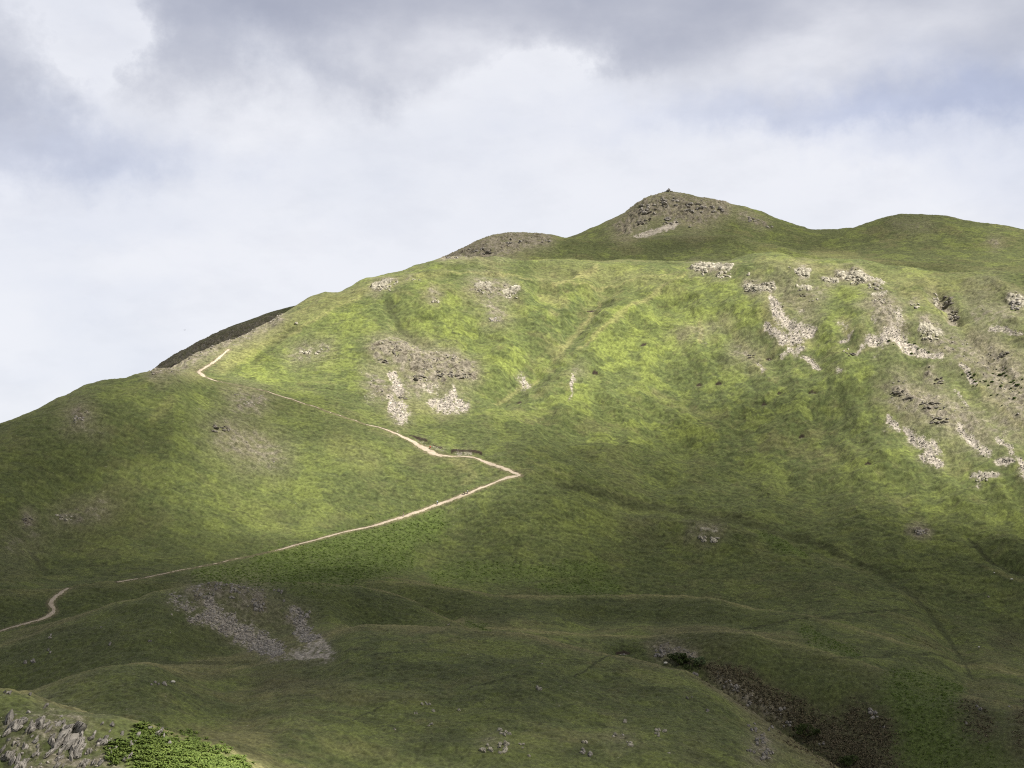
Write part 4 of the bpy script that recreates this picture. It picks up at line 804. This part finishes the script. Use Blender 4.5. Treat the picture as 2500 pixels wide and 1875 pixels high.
# scree: loose stones strewn over the bare runs, too many to count
print('scree...')
def scatter(mask, count, layer=None):
    """random ground points with density following a mask"""
    m = mask[:-1, :-1].astype(np.float64).copy()
    m[:, ~CORE[:-1]] = 0
    area = np.abs((TD[1:, :-1] - TD[:-1, :-1]) * TD[:-1, :-1] * (AZ[1:] - AZ[:-1])[None, :])
    m = m * area * FAR[:-1, :-1]
    if layer is not None: m *= layer[:-1, :-1]
    cdf = np.cumsum(m.ravel()); tot = cdf[-1]
    k = np.searchsorted(cdf, rng.random(count) * tot)
    r, c = np.unravel_index(np.minimum(k, m.size - 1), m.shape)
    fr, fc = rng.random(count), rng.random(count)
    d = TD[r, c] + (TD[r + 1, c] - TD[r, c]) * fr; a = AZ[c] + (AZ[c + 1] - AZ[c]) * fc
    x, y = d * np.sin(a), d * np.cos(a)
    return np.column_stack([x, y, land.height(x, y)])
stones = []
def stone_field(mask, count, s0, s1, layer=None):
    P = scatter(mask, count, layer)
    for p in P:
        s_ = s0 + (s1 - s0) * rng.random() ** 2.5
        stones.append((POOL1[rng.integers(12)], np.array([s_, s_ * rng.uniform(.6, 1), s_ * rng.uniform(.45, .8)]), rot(*rng.uniform(-.5, .5, 2), rng.uniform(0, 6.3)), p + [0, 0, s_ * .12]))
stone_field(sstep(.3, 1.1, scree), 3600, .14, .55, LAYER_FACE)
stone_field(sstep(.25, 1.1, scree), 4600, .12, .55, LAYER_KNOLL)
stone_field(sstep(.4, .9, scree), 300, .2, .5, LAYER_TOP)
stone_field(sstep(.3, .7, rock), 1700, .2, .8, LAYER_FACE)
stone_field(sstep(.3, .7, rock), 600, .15, .6, LAYER_KNOLL)
stone_field(sstep(.4, .8, rock), 800, .25, .9, LAYER_TOP)
stone_field(sstep(.2, .6, rock), 260, .10, .4, LAYER_NEAR)
SM, nt, bs = mat('scree_stone'); nb = NB(nt)
geo = nb.new('ShaderNodeNewGeometry'); a, _ = nb.noise(geo.outputs['Position'], .9, 3, .6)
c = nb.mix(geo.outputs['Random Per Island'], rgb(.15, .138, .122), rgb(.42, .385, .34)); c = nb.mix(nb.ramp(a, .55, .7), c, rgb(.17, .16, .11))
nt.links.new(c, bs.inputs['Base Color']); bs.inputs['Roughness'].default_value = .95
V, F = build_chunks(stones)
tag(mesh_np('scree', V, F, SM), 'loose pinkish grey stones strewn over the bare slopes', 'scree', None, 'stuff')

# ------------------------------------------------------------------ bracken
print('bracken...')
def leafmat(name, c0, c1, tr=.25):
    m, nt, bs = mat(name); nb = NB(nt)
    geo = nb.new('ShaderNodeNewGeometry'); a, _ = nb.noise(geo.outputs['Position'], .45, 3, .6)
    f = nb.math('ADD', nb.math('MULTIPLY', geo.outputs['Random Per Island'], .55), nb.math('MULTIPLY', nb.ramp(a, .3, .7), .45))
    c = nb.mix(f, c0, c1)
    nt.links.new(c, bs.inputs['Base Color']); bs.inputs['Roughness'].default_value = .7; bs.inputs['Specular IOR Level'].default_value = .25
    t = nb.new('ShaderNodeBsdfTranslucent'); nt.links.new(c, t.inputs['Color'])
    mx = nb.new('ShaderNodeMixShader'); mx.inputs[0].default_value = tr
    nt.links.new(bs.outputs[0], mx.inputs[1]); nt.links.new(t.outputs[0], mx.inputs[2]); nt.links.new(mx.outputs[0], nt.nodes['Material Output'].inputs[0])
    return m
def frond_clump(r, n, size, low=1.0):
    """arching fronds around a centre"""
    V, F = [], []
    for k in range(n):
        a = r.uniform(0, 6.283); L = size * r.uniform(.6, 1.1); wd = L * r.uniform(.16, .24); hgt = L * r.uniform(.45, .85) * low
        ca, sa = math.cos(a), math.sin(a); b = len(V)
        for t, ww in ((.1, .3), (.45, 1.0), (.8, .7), (1.05, .05)):
            x = L * t; z = hgt * math.sin(min(t, 1.0) * 2.3) ** 1 * 1.0
            for sgn in (-1, 1):
                V.append((x * ca - sgn * wd * ww * sa, x * sa + sgn * wd * ww * ca, z - .08 * abs(ww) * wd))
        for q in range(3):
            F.append((b + 2 * q, b + 2 * q + 1, b + 2 * q + 3, b + 2 * q + 2))
    return np.array(V), np.array(F)
FR_N = [frond_clump(rng, 13, .62) for _ in range(8)]; FR_F = [frond_clump(rng, 7, .95) for _ in range(8)]; FR_L = [frond_clump(rng, 8, .95, .45) for _ in range(8)]
def plant_field(P, pool, smin, smax, embed=.05):
    Vs, Fs, b = [], [], 0
    for p in P:
        V, F = pool[rng.integers(len(pool))]; s_ = rng.uniform(smin, smax); a = rng.uniform(0, 6.283)
        ca, sa = math.cos(a) * s_, math.sin(a) * s_
        X = V[:, 0] * ca - V[:, 1] * sa; Y = V[:, 0] * sa + V[:, 1] * ca
        Vs.append(np.column_stack([X, Y, V[:, 2] * s_ - embed]) + p); Fs.append(F + b); b += len(V)
    return np.concatenate(Vs), np.concatenate(Fs)
def dome(r, n, rad, hgt, leaf):
    d = r.normal(size=(n, 3)); d /= np.linalg.norm(d, axis=1)[:, None]; d[:, 2] = np.abs(d[:, 2])
    C = d * r.uniform(.45, 1, (n, 1)) * [rad, rad, hgt]
    N = d * .6 + r.normal(size=(n, 3)) * .5 + [0, 0, .55]; N /= np.linalg.norm(N, axis=1)[:, None]
    A = np.cross(N, r.normal(size=(n, 3))); A /= np.linalg.norm(A, axis=1)[:, None]; B = np.cross(N, A)
    s_ = leaf * r.uniform(.6, 1.4, (n, 1)); A = A * s_; B = B * s_ * .55
    return np.stack([C - A, C - B, C + A, C + B], 1).reshape(-1, 3), np.arange(4 * n).reshape(-1, 4)
DOME = [dome(rng, 12, .5, .30, .17) for _ in range(10)]; DOMH = [dome(rng, 12, .5, .34, .24) for _ in range(8)]
BM = leafmat('bracken_leaf', rgb(.100, .155, .032), rgb(.235, .300, .072))
V, F = plant_field(scatter(nearbr, 2600), FR_N, .8, 1.5)
tag(mesh_np('near_bracken', V, F, BM, True), 'bright green bracken spilling down right of the near rocks', 'bracken', None, 'stuff')
farbr = bracken * (nearbr < .05)
V, F = plant_field(scatter(farbr ** 1.4, 42000), DOME, .5, 1.35)
BF = leafmat('bracken_far', rgb(.100, .160, .030), rgb(.180, .245, .050), .35)
tag(mesh_np('bracken', V, F, BF, True), 'patches of green bracken across the middle slopes', 'bracken', None, 'stuff')
HM = leafmat('heather_leaf', rgb(.095, .090, .042), rgb(.200, .160, .105), .1)
V, F = plant_field(scatter(sstep(.25, 1.2, heath) ** 1.3, 5200), DOMH, .3, 1.1)
tag(mesh_np('heather', V, F, HM, True), 'dark brown heather on the ravine wall', 'heather', None, 'stuff')

# ------------------------------------------------------------------ trees and shrubs
WM, nt, bs = mat('bark'); bs.inputs['Base Color'].default_value = rgb(.06, .045, .032); bs.inputs['Roughness'].default_value = .9
TMD = leafmat('tree_leaf_dark', rgb(.040, .060, .020), rgb(.105, .140, .040)); TMP = leafmat('tree_leaf_pale', rgb(.08, .12, .05), rgb(.20, .24, .12)); GM_ = leafmat('shrub_leaf', rgb(.050, .090, .018), rgb(.110, .170, .035))
def leaf_cloud(r, lobes, n, leaf):
    C = []; 
    for (cx, cy, cz, rx, ry, rz_) in lobes:
        d = r.normal(size=(n, 3)); d /= np.linalg.norm(d, axis=1)[:, None]
        C.append(d * (r.uniform(.35, 1.0, (n, 1)) ** .5) * [rx, ry, rz_] + [cx, cy, cz])
    C = np.concatenate(C); k = len(C)
    A = r.normal(size=(k, 3)); A /= np.linalg.norm(A, axis=1)[:, None]
    B = np.cross(A, r.normal(size=(k, 3))); B /= np.linalg.norm(B, axis=1)[:, None]
    s_ = leaf * r.uniform(.6, 1.3, (k, 1)); A *= s_; B *= s_ * .6
    V = np.stack([C - A, C - B, C + A, C + B], 1).reshape(-1, 3)
    return V, np.arange(4 * k).reshape(-1, 4)
def limb(pts, rad, ns=7):
    V, F = [], []
    pts = np.array(pts, float)
    for i, (p, r_) in enumerate(zip(pts, rad)):
        for k in range(ns):
            a = k / ns * 6.283; V.append(p + [r_ * math.cos(a), r_ * math.sin(a), 0])
    for i in range(len(pts) - 1):
        for k in range(ns):
            F.append((i * ns + k, i * ns + (k + 1) % ns, (i + 1) * ns + (k + 1) % ns, (i + 1) * ns + k))
    return np.array(V), np.array(F)
def tree(u, v, h, wd, label, m, dense=900, sink=0):
    p = land.hit(u, v)[0]; p[2] -= sink
    o = empty('tree', p); tag(o, label, 'tree', 'trees in the ravine')
    parts = [limb([(0, 0, -.4), (.1, 0, h * .3), (.25, .1, h * .6), (.3, .1, h * .85)], [.24, .18, .11, .04])]
    lobes = []
    for k in range(11):
        a = rng.uniform(0, 6.283); r_ = wd * rng.uniform(.08, .48); z = h * rng.uniform(.30, .95) * (1.1 - r_ / wd)
        e = (r_ * math.cos(a), r_ * math.sin(a), z)
        parts.append(limb([(.1, 0, h * .35), (e[0] * .6, e[1] * .6, z * .8), e], [.09, .06, .02], 5))
        s_ = wd * rng.uniform(.07, .19); lobes.append((e[0], e[1], z, s_ * rng.uniform(.8, 1.5), s_, s_ * .7))
    Vs, Fs, b = [], [], 0
    for V, F in parts: Vs.append(V); Fs.append(F + b); b += len(V)
    mesh_np('trunk', np.concatenate(Vs), np.concatenate(Fs), WM, True, o)
    V, F = leaf_cloud(rng, lobes, dense // 11, .26)
    mesh_np('crown', V, F, m, False, o)
    return o
tree(1466, 1436, 3.6, 8.0, 'dark leafy tree at the head of the ravine, just right of a white sheep', TMD, 1500)
tree(1488, 1446, 4.2, 7.0, 'dark tree right of the first one in the ravine', TMD, 1300)
tree(1511, 1440, 3.2, 4.5, 'pale grey green tree at the right end of the ravine trees', TMP, 420)
tree(1745, 1588, 3.6, 8.5, 'wide dark bush-like tree standing in the ravine beneath the white rock face', TMD, 1300)
tree(1838, 1652, 2.8, 8.0, 'dark low tree at the bottom of the ravine by the picture edge', TMD, 900)
shr = []
protoV, protoF = leaf_cloud(rng, [(0, 0, .45, .8, .8, .5), (.5, .2, .4, .6, .6, .42), (-.4, -.3, .4, .6, .6, .4)], 70, .22)
sp_pts = [(1958 + rng.normal() * 3, 739), (1963, 741), (1976, 743), (1983, 755), (1998, 757), (2005, 762), (1969, 765), (1920, 737), (1897, 744), (1930, 745)] 
for k in range(26): sp_pts.append((2160 + rng.normal() * 26, 838 + rng.normal() * 24))
for k in range(12): sp_pts.append((2096 + rng.normal() * 7 + k, 804 + k * 2.6 + rng.normal() * 3))
first = None
for i, (u, v) in enumerate(sp_pts):
    if u > 2209: continue
    p = land.hit(u, v)[0]
    if first is None:
        o = mesh_np('shrub', protoV, protoF, GM_); first = o
    else:
        o = first.copy(); COL.objects.link(o)
    s_ = rng.uniform(.45, 1.0); o.location = p; o.scale = (s_, s_, s_); o.rotation_euler = (0, 0, rng.uniform(0, 6.28))
    if i < 10: tag(o, 'small dark green shrub dotted on the brown scree fan', 'shrub', 'shrubs on the scree fan')
    else: tag(o, 'small green shrub among the stones at the right edge', 'shrub', 'shrubs among the right-hand stones')

# ------------------------------------------------------------------ skinned figures
def plain(name, c, rough=.8):
    m, nt, bs = mat(name); nb = NB(nt)
    tcn = nb.new('ShaderNodeTexCoord'); a, _ = nb.noise(tcn.outputs['Object'], 9, 3, .6)
    nt.links.new(nb.mix(a, tuple(x * .8 for x in c[:3]) + (1,), tuple(min(x * 1.15, 1) for x in c[:3]) + (1,)), bs.inputs['Base Color'])
    bs.inputs['Roughness'].default_value = rough
    return m
def skin_obj(name, verts, edges, m, parent, root=0, sub=1):
    me = bpy.data.meshes.new(name); me.from_pydata([v[:3] for v in verts], edges, []); me.materials.append(m)
    o = bpy.data.objects.new(name, me); COL.objects.link(o); o.parent = parent
    md = o.modifiers.new('skin', 'SKIN'); md.use_smooth_shade = True
    lay = me.skin_vertices[0].data
    for i, v in enumerate(verts):
        r_ = v[3]; lay[i].radius = (r_, r_) if not isinstance(r_, tuple) else r_
        lay[i].use_root = (i == root)
    if sub: s_ = o.modifiers.new('sub', 'SUBSURF'); s_.levels = sub; s_.render_levels = sub
    return o
SKIN = plain('skin', rgb(.45, .28, .2)); HAIR = plain('hair', rgb(.05, .035, .025)); BOOT = plain('boot', rgb(.05, .04, .035))
def person(u, v, rz, label, top, legs, pack=None, sit=False, hat=None, stride=.22):
    p = land.hit(u, v)[0]
    o = empty('person', (p[0], p[1], p[2] + .12), rz); o.scale = (1.08, 1.08, 1.08); tag(o, label, 'person', 'walkers on the hillside path')
    h0 = .42 if sit else .92                      # hip height
    if sit:
        LL = [(.09, 0, h0, .09), (.12, -.42, h0 + .02, .07), (.12, -.50, .08, .05), (.12, -.68, .05, .045)]
        RL = [(-.09, 0, h0, .09), (-.12, -.42, h0 + .03, .07), (-.13, -.46, .08, .05), (-.13, -.64, .05, .045)]
    else:
        LL = [(.09, 0, h0, .095), (.10, -stride * .8, .50, .07), (.10, -stride, .09, .05), (.10, -stride - .17, .05, .045)]
        RL = [(-.09, 0, h0, .095), (-.10, stride * .1, .50, .07), (-.10, stride, .11, .05), (-.10, stride - .14, .05, .045)]
    sh = h0 + .50
    LA = [(.19, 0, sh, .065), (.25, .05, sh - .29, .048), (.23, -.12, sh - .50, .036), (.23, -.17, sh - .58, .032)]
    RA = [(-.19, 0, sh, .065), (-.25, .06, sh - .29, .048), (-.23, -.08, sh - .52, .036), (-.23, -.12, sh - .60, .032)]
    T = [(0, 0, h0 + .03, .13), (0, .01, h0 + .22, .125), (0, 0, h0 + .42, .14), (0, -.01, sh + .07, .06), (0, -.03, sh + .15, .055), (0, -.05, sh + .25, .095), (0, -.03, sh + .34, .085)]
    V = list(T); E = [(i, i + 1) for i in range(6)]
    for A in (LA, RA):
        b = len(V); V += A; E += [(2, b), (b, b + 1), (b + 1, b + 2), (b + 2, b + 3)]
        hx, hy, hz = A[3][:3]; sg = 1 if hx > 0 else -1
        for k, L in enumerate((.075, .085, .08, .065)):      # four bent fingers and a thumb
            f = len(V); y0 = hy - .012 + .018 * (k - 1.5)
            V += [(hx, y0, hz - .05, .011), (hx - sg * .012, y0 - .006, hz - .05 - L * .6, .009), (hx - sg * .03, y0 - .008, hz - .05 - L, .008)]
            E += [(b + 3, f), (f, f + 1), (f + 1, f + 2)]
        f = len(V); V += [(hx - sg * .01, hy - .05, hz - .02, .012), (hx - sg * .02, hy - .065, hz - .055, .010)]; E += [(b + 3, f), (f, f + 1)]
    for A in (LL, RL):
        b = len(V); V += A; E += [(0, b), (b, b + 1), (b + 1, b + 2), (b + 2, b + 3)]
    f = len(V); V += [(0, -.155, sh + .255, .016)]; E += [(5, f)]          # nose
    for sg in (1, -1):
        f = len(V); V += [(sg * .098, -.04, sh + .25, .022)]; E += [(5, f)]  # ears
    skin_obj('body', V, E, SKIN, o)
    g = 1.22
    JV = [(x, y, z, r_ * g) for x, y, z, r_ in T[:4]]; JE = [(0, 1), (1, 2), (2, 3)]
    for A in (LA, RA):
        b = len(JV); JV += [(x, y, z, r_ * 1.3) for x, y, z, r_ in A[:3]]; JE += [(2, b), (b, b + 1), (b + 1, b + 2)]
    skin_obj('jacket', JV, JE, top, o)
    TV_ = [(0, 0, h0 + .05, .15)]; TE = []
    for A in (LL, RL):
        b = len(TV_); TV_ += [(x, y, z, r_ * 1.25) for x, y, z, r_ in A[:3]]; TE += [(0, b), (b, b + 1), (b + 1, b + 2)]
    skin_obj('trousers', TV_, TE, legs, o)
    for A in (LL, RL):
        skin_obj('boot', [(A[2][0], A[2][1] + .02, A[2][2] + .02, .06), (A[2][0], A[2][1] + .01, .05, .06), (A[3][0], A[3][1], .045, .05)], [(0, 1), (1, 2)], BOOT, o)
    V, F = ICO2; V = V * [.105, .115, .10] + [0, -.025, sh + .31]
    keep = [i for i, f in enumerate(F) if not (V[f][:, 1].mean() < -.07 and V[f][:, 2].mean() < sh + .33)]
    mesh_np('hat' if hat else 'hair', V, F[keep], hat or HAIR, True, o)
    for sg in (1, -1):
        Ve, Fe = ICO1; mesh_np('eye', Ve * .012 + [sg * .036, -.138, sh + .275], Fe, BOOT, True, o)
    if pack:
        V, F = ICO2; V = np.sign(V) * np.abs(V) ** .6 * [.17, .13, .26] + [0, .22, h0 + .27]
        mesh_np('backpack', V, F, pack, True, o)
    return o
WHITE = plain('white_cloth', rgb(.80, .82, .84)); SKYB = plain('pale_blue_cloth', rgb(.55, .70, .80)); BLACK = plain('black_cloth', rgb(.018, .018, .022)); NAVY = plain('blue_cloth', rgb(.10, .14, .24)); RED = plain('red_cloth', rgb(.62, .05, .035)); GREYC = plain('grey_cloth', rgb(.45, .42, .42)); DGREEN = plain('dark_green_cloth', rgb(.03, .05, .035)); PURP = plain('dark_purple_cloth', rgb(.10, .07, .08))
person(945, 1090.5, R(100), 'walker in pale blue and white top with blue trousers, lower on the path', SKYB, NAVY, WHITE)
person(1003, 1070, R(105), 'walker dressed in black, just behind the one in white', DGREEN, BLACK, BLACK)
person(1010, 1068, R(105), 'walker in white top and black trousers nearest the path bend', WHITE, BLACK, BLACK)
person(871, 1117, R(95), 'walker in dark top and light grey trousers, lowest on the path', PURP, GREYC)
person(929, 969.5, R(20), 'person in red top sitting on the bank above the path', RED, BLACK, None, sit=True)

FLE = plain('fleece', rgb(.70, .67, .58)); SHF = plain('sheep_face', rgb(.10, .09, .08))
def sheep(u, v, rz, label, s_=1.0, dark_=False):
    p = land.hit(u, v)[0]; o = empty('sheep', (p[0], p[1], p[2] + .05), rz); o.scale = (s_, s_, s_); tag(o, label, 'sheep', 'sheep on the slopes')
    V = [(-.38, 0, .62, .17), (0, 0, .60, .20), (.36, 0, .62, .17), (.52, 0, .72, .09), (.60, 0, .84, .075), (.74, 0, .78, .05), (-.5, 0, .58, .04)]
    E = [(0, 1), (1, 2), (2, 3), (3, 4), (4, 5), (0, 6)]
    for x0, hind in ((.34, 0), (-.36, 1)):
        for sy in (-1, 1):
            b = len(V); kx = x0 - .05 if hind else x0
            V += [(x0, sy * .12, .45, .075), (kx - (.05 if hind else 0), sy * .12, .26, .038), (kx, sy * .12, .12, .03), (kx + .03, sy * .12, .03, .035)]
            E += [(2 if not hind else 0, b), (b, b + 1), (b + 1, b + 2), (b + 2, b + 3)]
    for sy in (-1, 1):
        b = len(V); V += [(.58, sy * .11, .86, .022)]; E += [(4, b)]
    skin_obj('body', V, E, SHF if not dark_ else SHF, o, root=1)
    Vv, F = ICO2; Vv = Vv * [.56, .30, .31] + [-.03, 0, .64]; Vv = Vv + rng.normal(size=Vv.shape) * .018
    mesh_np('fleece', Vv, F, FLE, True, o)
sheep(1438, 1437.5, R(20), 'white sheep on the brow just left of the ravine trees', 1.25)
sheep(2185, 1255, R(160), 'white sheep on the slope right of the small stream', 1.1)
sheep(2148, 1240, R(40), 'small white sheep at the left side of the small stream', .8)
sheep(2115, 1401, R(10), 'white sheep lower on the shaded right slope', .8)
sheep(373, 1480, R(200), 'white sheep on the small rounded knoll above the rocks', 1.0)
# a bird over the left ridge
a_, t_ = px_dir(399, 713); d_ = 420
o = empty('bird', (d_ * math.sin(a_), d_ * math.cos(a_), d_ * float(t_)), R(60)); tag(o, 'tiny dark bird gliding in the sky above the left ridge', 'bird')
BK = plain('feather', rgb(.05, .045, .04))
skin_obj('body', [(-.22, 0, 0, .02), (-.08, 0, 0, .05), (.06, 0, .01, .055), (.16, 0, .03, .035), (.22, 0, .025, .012)], [(0, 1), (1, 2), (2, 3), (3, 4)], BK, o, root=2)
for sg in (-1, 1):
    Vw = np.array([(.08, 0, .02), (.10, sg * .22, .09), (.02, sg * .52, .05), (-.06, sg * .24, .08), (-.07, 0, .02)]); Vw = np.vstack([Vw, Vw - [0, 0, .012]])
    Fw = [(0, 1, 3, 4), (1, 2, 3, 3), (5, 9, 8, 6), (6, 8, 7, 7)]
    me = bpy.data.meshes.new('wing'); me.from_pydata(Vw.tolist(), [], [(0, 1, 2, 3, 4), (9, 8, 7, 6, 5), (0, 5, 6, 1), (1, 6, 7, 2), (2, 7, 8, 3), (3, 8, 9, 4)]); me.materials.append(BK)
    wo = bpy.data.objects.new('wing', me); COL.objects.link(wo); wo.parent = o

# ------------------------------------------------------------------ clouds between the sun and the hills (out of view, thickness shaped for the wanted shade)
print('clouds...')
ZC, SIG = 1000.0, 0.02
ANCH = [  # photo place on the ground -> share of sunlight that gets through
    (420, 790, 0.95), (560, 740, 1), (700, 680, 1), (850, 640, 0.95), (1000, 610, 0.9), (1150, 590, 0.85), (1300, 600, 0.9), (1450, 610, 0.95), (1600, 575, 0.9), (1750, 590, 0.95), (1900, 610, 0.9), (2050, 610, 0.6), (2200, 610, 0.5), (600, 800, 0.75),
    (760, 760, 0.8), (900, 720, 1), (1050, 720, 0.95), (1250, 720, 1), (1400, 720, 1), (1550, 700, 1), (1700, 680, 1), (1850, 700, 0.95), (2000, 700, 0.95), (2150, 720, 0.85), (480, 850, 0.48), (640, 900, 0.42), (800, 880, 0.7), (950, 860, 0.75),
    (1100, 850, 0.7), (1250, 830, 0.75), (1400, 820, 0.7), (1550, 800, 0.6), (1700, 790, 0.7), (1850, 780, 0.75), (2000, 820, 0.8), (2150, 840, 0.9), (1000, 960, 0.65), (1150, 960, 0.35), (1300, 940, 0.42), (1450, 930, 0.4), (1600, 920, 0.32), (1750, 900, 0.35),
    (1900, 900, 0.55), (2000, 950, 0.8), (2130, 960, 0.9), (2212, 960, 0.8), (1250, 1040, 0.22), (1400, 1030, 0.2), (1600, 1020, 0.18), (1780, 1020, 0.3), (1920, 1050, 0.4), (2100, 1040, 0.6), (2200, 1080, 0.4), (1950, 1120, 0.22), (2150, 1130, 0.25), (1750, 1120, 0.1),
    (50, 960, 0.1), (150, 900, 0.13), (260, 850, 0.22), (340, 840, 0.45), (200, 1000, 0.15), (80, 1080, 0.05), (330, 980, 0.3), (420, 920, 0.45), (500, 1000, 0.42), (620, 1020, 0.65), (760, 1020, 0.61), (900, 1030, 0.61), (1050, 1040, 0.65), (1000, 1075, 0.72),
    (850, 1110, 0.55), (700, 1120, 0.65), (560, 1120, 0.51), (420, 1100, 0.42), (300, 1120, 0.25), (150, 1150, 0.08), (100, 1220, 0.03), (300, 1200, 0.06), (500, 1210, 0.14), (700, 1200, 0.22), (900, 1180, 0.26), (1100, 1130, 0.32), (1250, 1150, 0.12), (1400, 1180, 0.08),
    (1000, 1240, 0.1), (1250, 1250, 0.08), (1500, 1250, 0.05), (1700, 1230, 0.05), (1900, 1200, 0.05), (2100, 1220, 0.04), (60, 1300, 0.023), (110, 1310, 0.045), (60, 1360, 0.023), (250, 1290, 0.013), (100, 1400, 0), (300, 1350, 0.009), (300, 1410, 0), (500, 1300, 0.023),
    (500, 1370, 0.032), (650, 1300, 0.027), (670, 1390, 0.036), (600, 1440, 0.009), (800, 1290, 0.018), (800, 1400, 0.013), (1000, 1300, 0.013), (1000, 1400, 0.023), (1200, 1330, 0.013), (1400, 1330, 0.018), (1600, 1310, 0.027), (1800, 1330, 0.023), (2000, 1350, 0.018), (2180, 1350, 0.013),
    (60, 1480, 0.12), (200, 1480, 0.1), (330, 1460, 0.045), (450, 1480, 0.054), (600, 1510, 0.045), (750, 1480, 0.027), (900, 1480, 0.027), (1100, 1470, 0.027), (1300, 1450, 0.027), (1450, 1470, 0.036), (1600, 1570, 0.045), (1500, 1540, 0.023), (1300, 1560, 0.036), (1100, 1570, 0.14),
    (900, 1580, 0.22), (750, 1560, 0.072), (600, 1590, 0.063), (700, 1640, 0.6), (860, 1640, 0.6), (1050, 1640, 0.34), (1250, 1640, 0.054), (1450, 1640, 0.063), (1650, 1630, 0.036), (60, 1560, 0.2), (180, 1560, 0.22), (300, 1570, 0.16), (60, 1640, 0.22), (180, 1630, 0.26),
    (280, 1640, 0.6), (360, 1625, 0.9), (440, 1640, 1), (520, 1660, 1), (400, 1610, 0.9), (330, 1625, 0.8), (380, 1680, 0.95), (1450, 1410, 0.15), (1650, 1500, 0.009), (1750, 1560, 0.009), (1900, 1600, 0.009), (2000, 1500, 0.009), (2050, 1620, 0.009), (2200, 1560, 0), (1800, 1430, 0.018), (2100, 1450, 0.009),
    (1600, 1400, 0.023), (1000, 545, 0.3), (1130, 520, 0.38), (1300, 530, 0.24), (1500, 525, 0.24), (1650, 535, 0.3), (1750, 555, 0.5), (1400, 460, 0.3), (1450, 430, 0.36), (1500, 470, 0.3), (1650, 490, 0.35), (1800, 515, 0.2), (1900, 530, 0.28), (2000, 520, 0.3),
    (2100, 550, 0.45), (2200, 570, 0.5), (1330, 490, 0.35), (2000, 570, 0.35), (1980, 480, 0.25), (2150, 510, 0.45), (400, 765, 0.06), (500, 720, 0.06), (600, 680, 0.06),
    (560, 1465, .12), (980, 1640, 0.6), (1160, 1600, .12)]
AN = np.array(ANCH, float)
Pg = land.hit(AN[:, 0], AN[:, 1])
od = -np.log(np.clip(AN[:, 2] + .03, .03, 1))
foot = Pg + SUNV * ((ZC - Pg[:, 2]) / SUNV[2])[:, None]      # where each ray to the sun crosses the cloud base
step = 7.0
gx = np.arange(foot[:, 0].min() - 260, foot[:, 0].max() + 260, step); gy = np.arange(foot[:, 1].min() - 260, foot[:, 1].max() + 260, step)
GX_, GY_ = np.meshgrid(gx, gy)
num = np.zeros_like(GX_); den = np.zeros_like(GX_)
wpx = GX_ + fbm(GX_, GY_, 60, 3, 91) * 14; wpy = GY_ + fbm(GX_, GY_, 60, 3, 95) * 14
for (fx, fy, _), o_, pg in zip(foot, od, Pg):
    sig = 3 + .021 * math.hypot(pg[0], pg[1])
    r2 = (wpx - fx) ** 2 + (wpy - fy) ** 2
    w_ = np.exp(-r2 / (2 * sig * sig)) + 1e-6 / (1 + r2 / 4e4)
    num += w_ * o_; den += w_
OD = num / den
OD = np.maximum(OD * 1.08 - .24, 0) * (1 + .16 * fbm(GX_, GY_, 45, 3, 97))
TH = np.maximum(OD, 0) / SIG * SUNV[2] + .4
bump = fbm(GX_, GY_, 90, 4, 99) * 18
nx, ny = len(gx), len(gy)
top = np.stack([GX_, GY_, ZC + TH * .5 + bump], -1).reshape(-1, 3); bot = np.stack([GX_, GY_, ZC - TH * .5 + bump], -1).reshape(-1, 3)
i = (np.arange(ny - 1)[:, None] * nx + np.arange(nx - 1)[None, :])
Ft = np.stack([i, i + 1, i + nx + 1, i + nx], -1).reshape(-1, 4); Fb = Ft[:, ::-1] + nx * ny
ring = np.concatenate([np.arange(nx), np.arange(1, ny) * nx + nx - 1, (ny - 1) * nx + np.arange(nx - 2, -1, -1), np.arange(ny - 2, 0, -1) * nx])
r2_ = np.roll(ring, -1)
Fs_ = np.stack([r2_, ring, ring + nx * ny, r2_ + nx * ny], -1)
CM = bpy.data.materials.new('cloud'); CM.use_nodes = True; nt = CM.node_tree; nb = NB(nt)
nt.nodes.remove(nt.nodes['Principled BSDF'])
vs_ = nb.new('ShaderNodeVolumeScatter'); vs_.inputs['Density'].default_value = SIG; vs_.inputs['Color'].default_value = rgb(.92, .93, .95); vs_.inputs['Anisotropy'].default_value = .3
nt.links.new(vs_.outputs[0], nt.nodes['Material Output'].inputs['Volume'])
tag(mesh_np('clouds', np.concatenate([top, bot]), np.concatenate([Ft, Fb, Fs_]), CM, True), 'unseen cloud over the hills, shaped to cast their shade', 'clouds', None, 'stuff')
print('done', NR, NC)
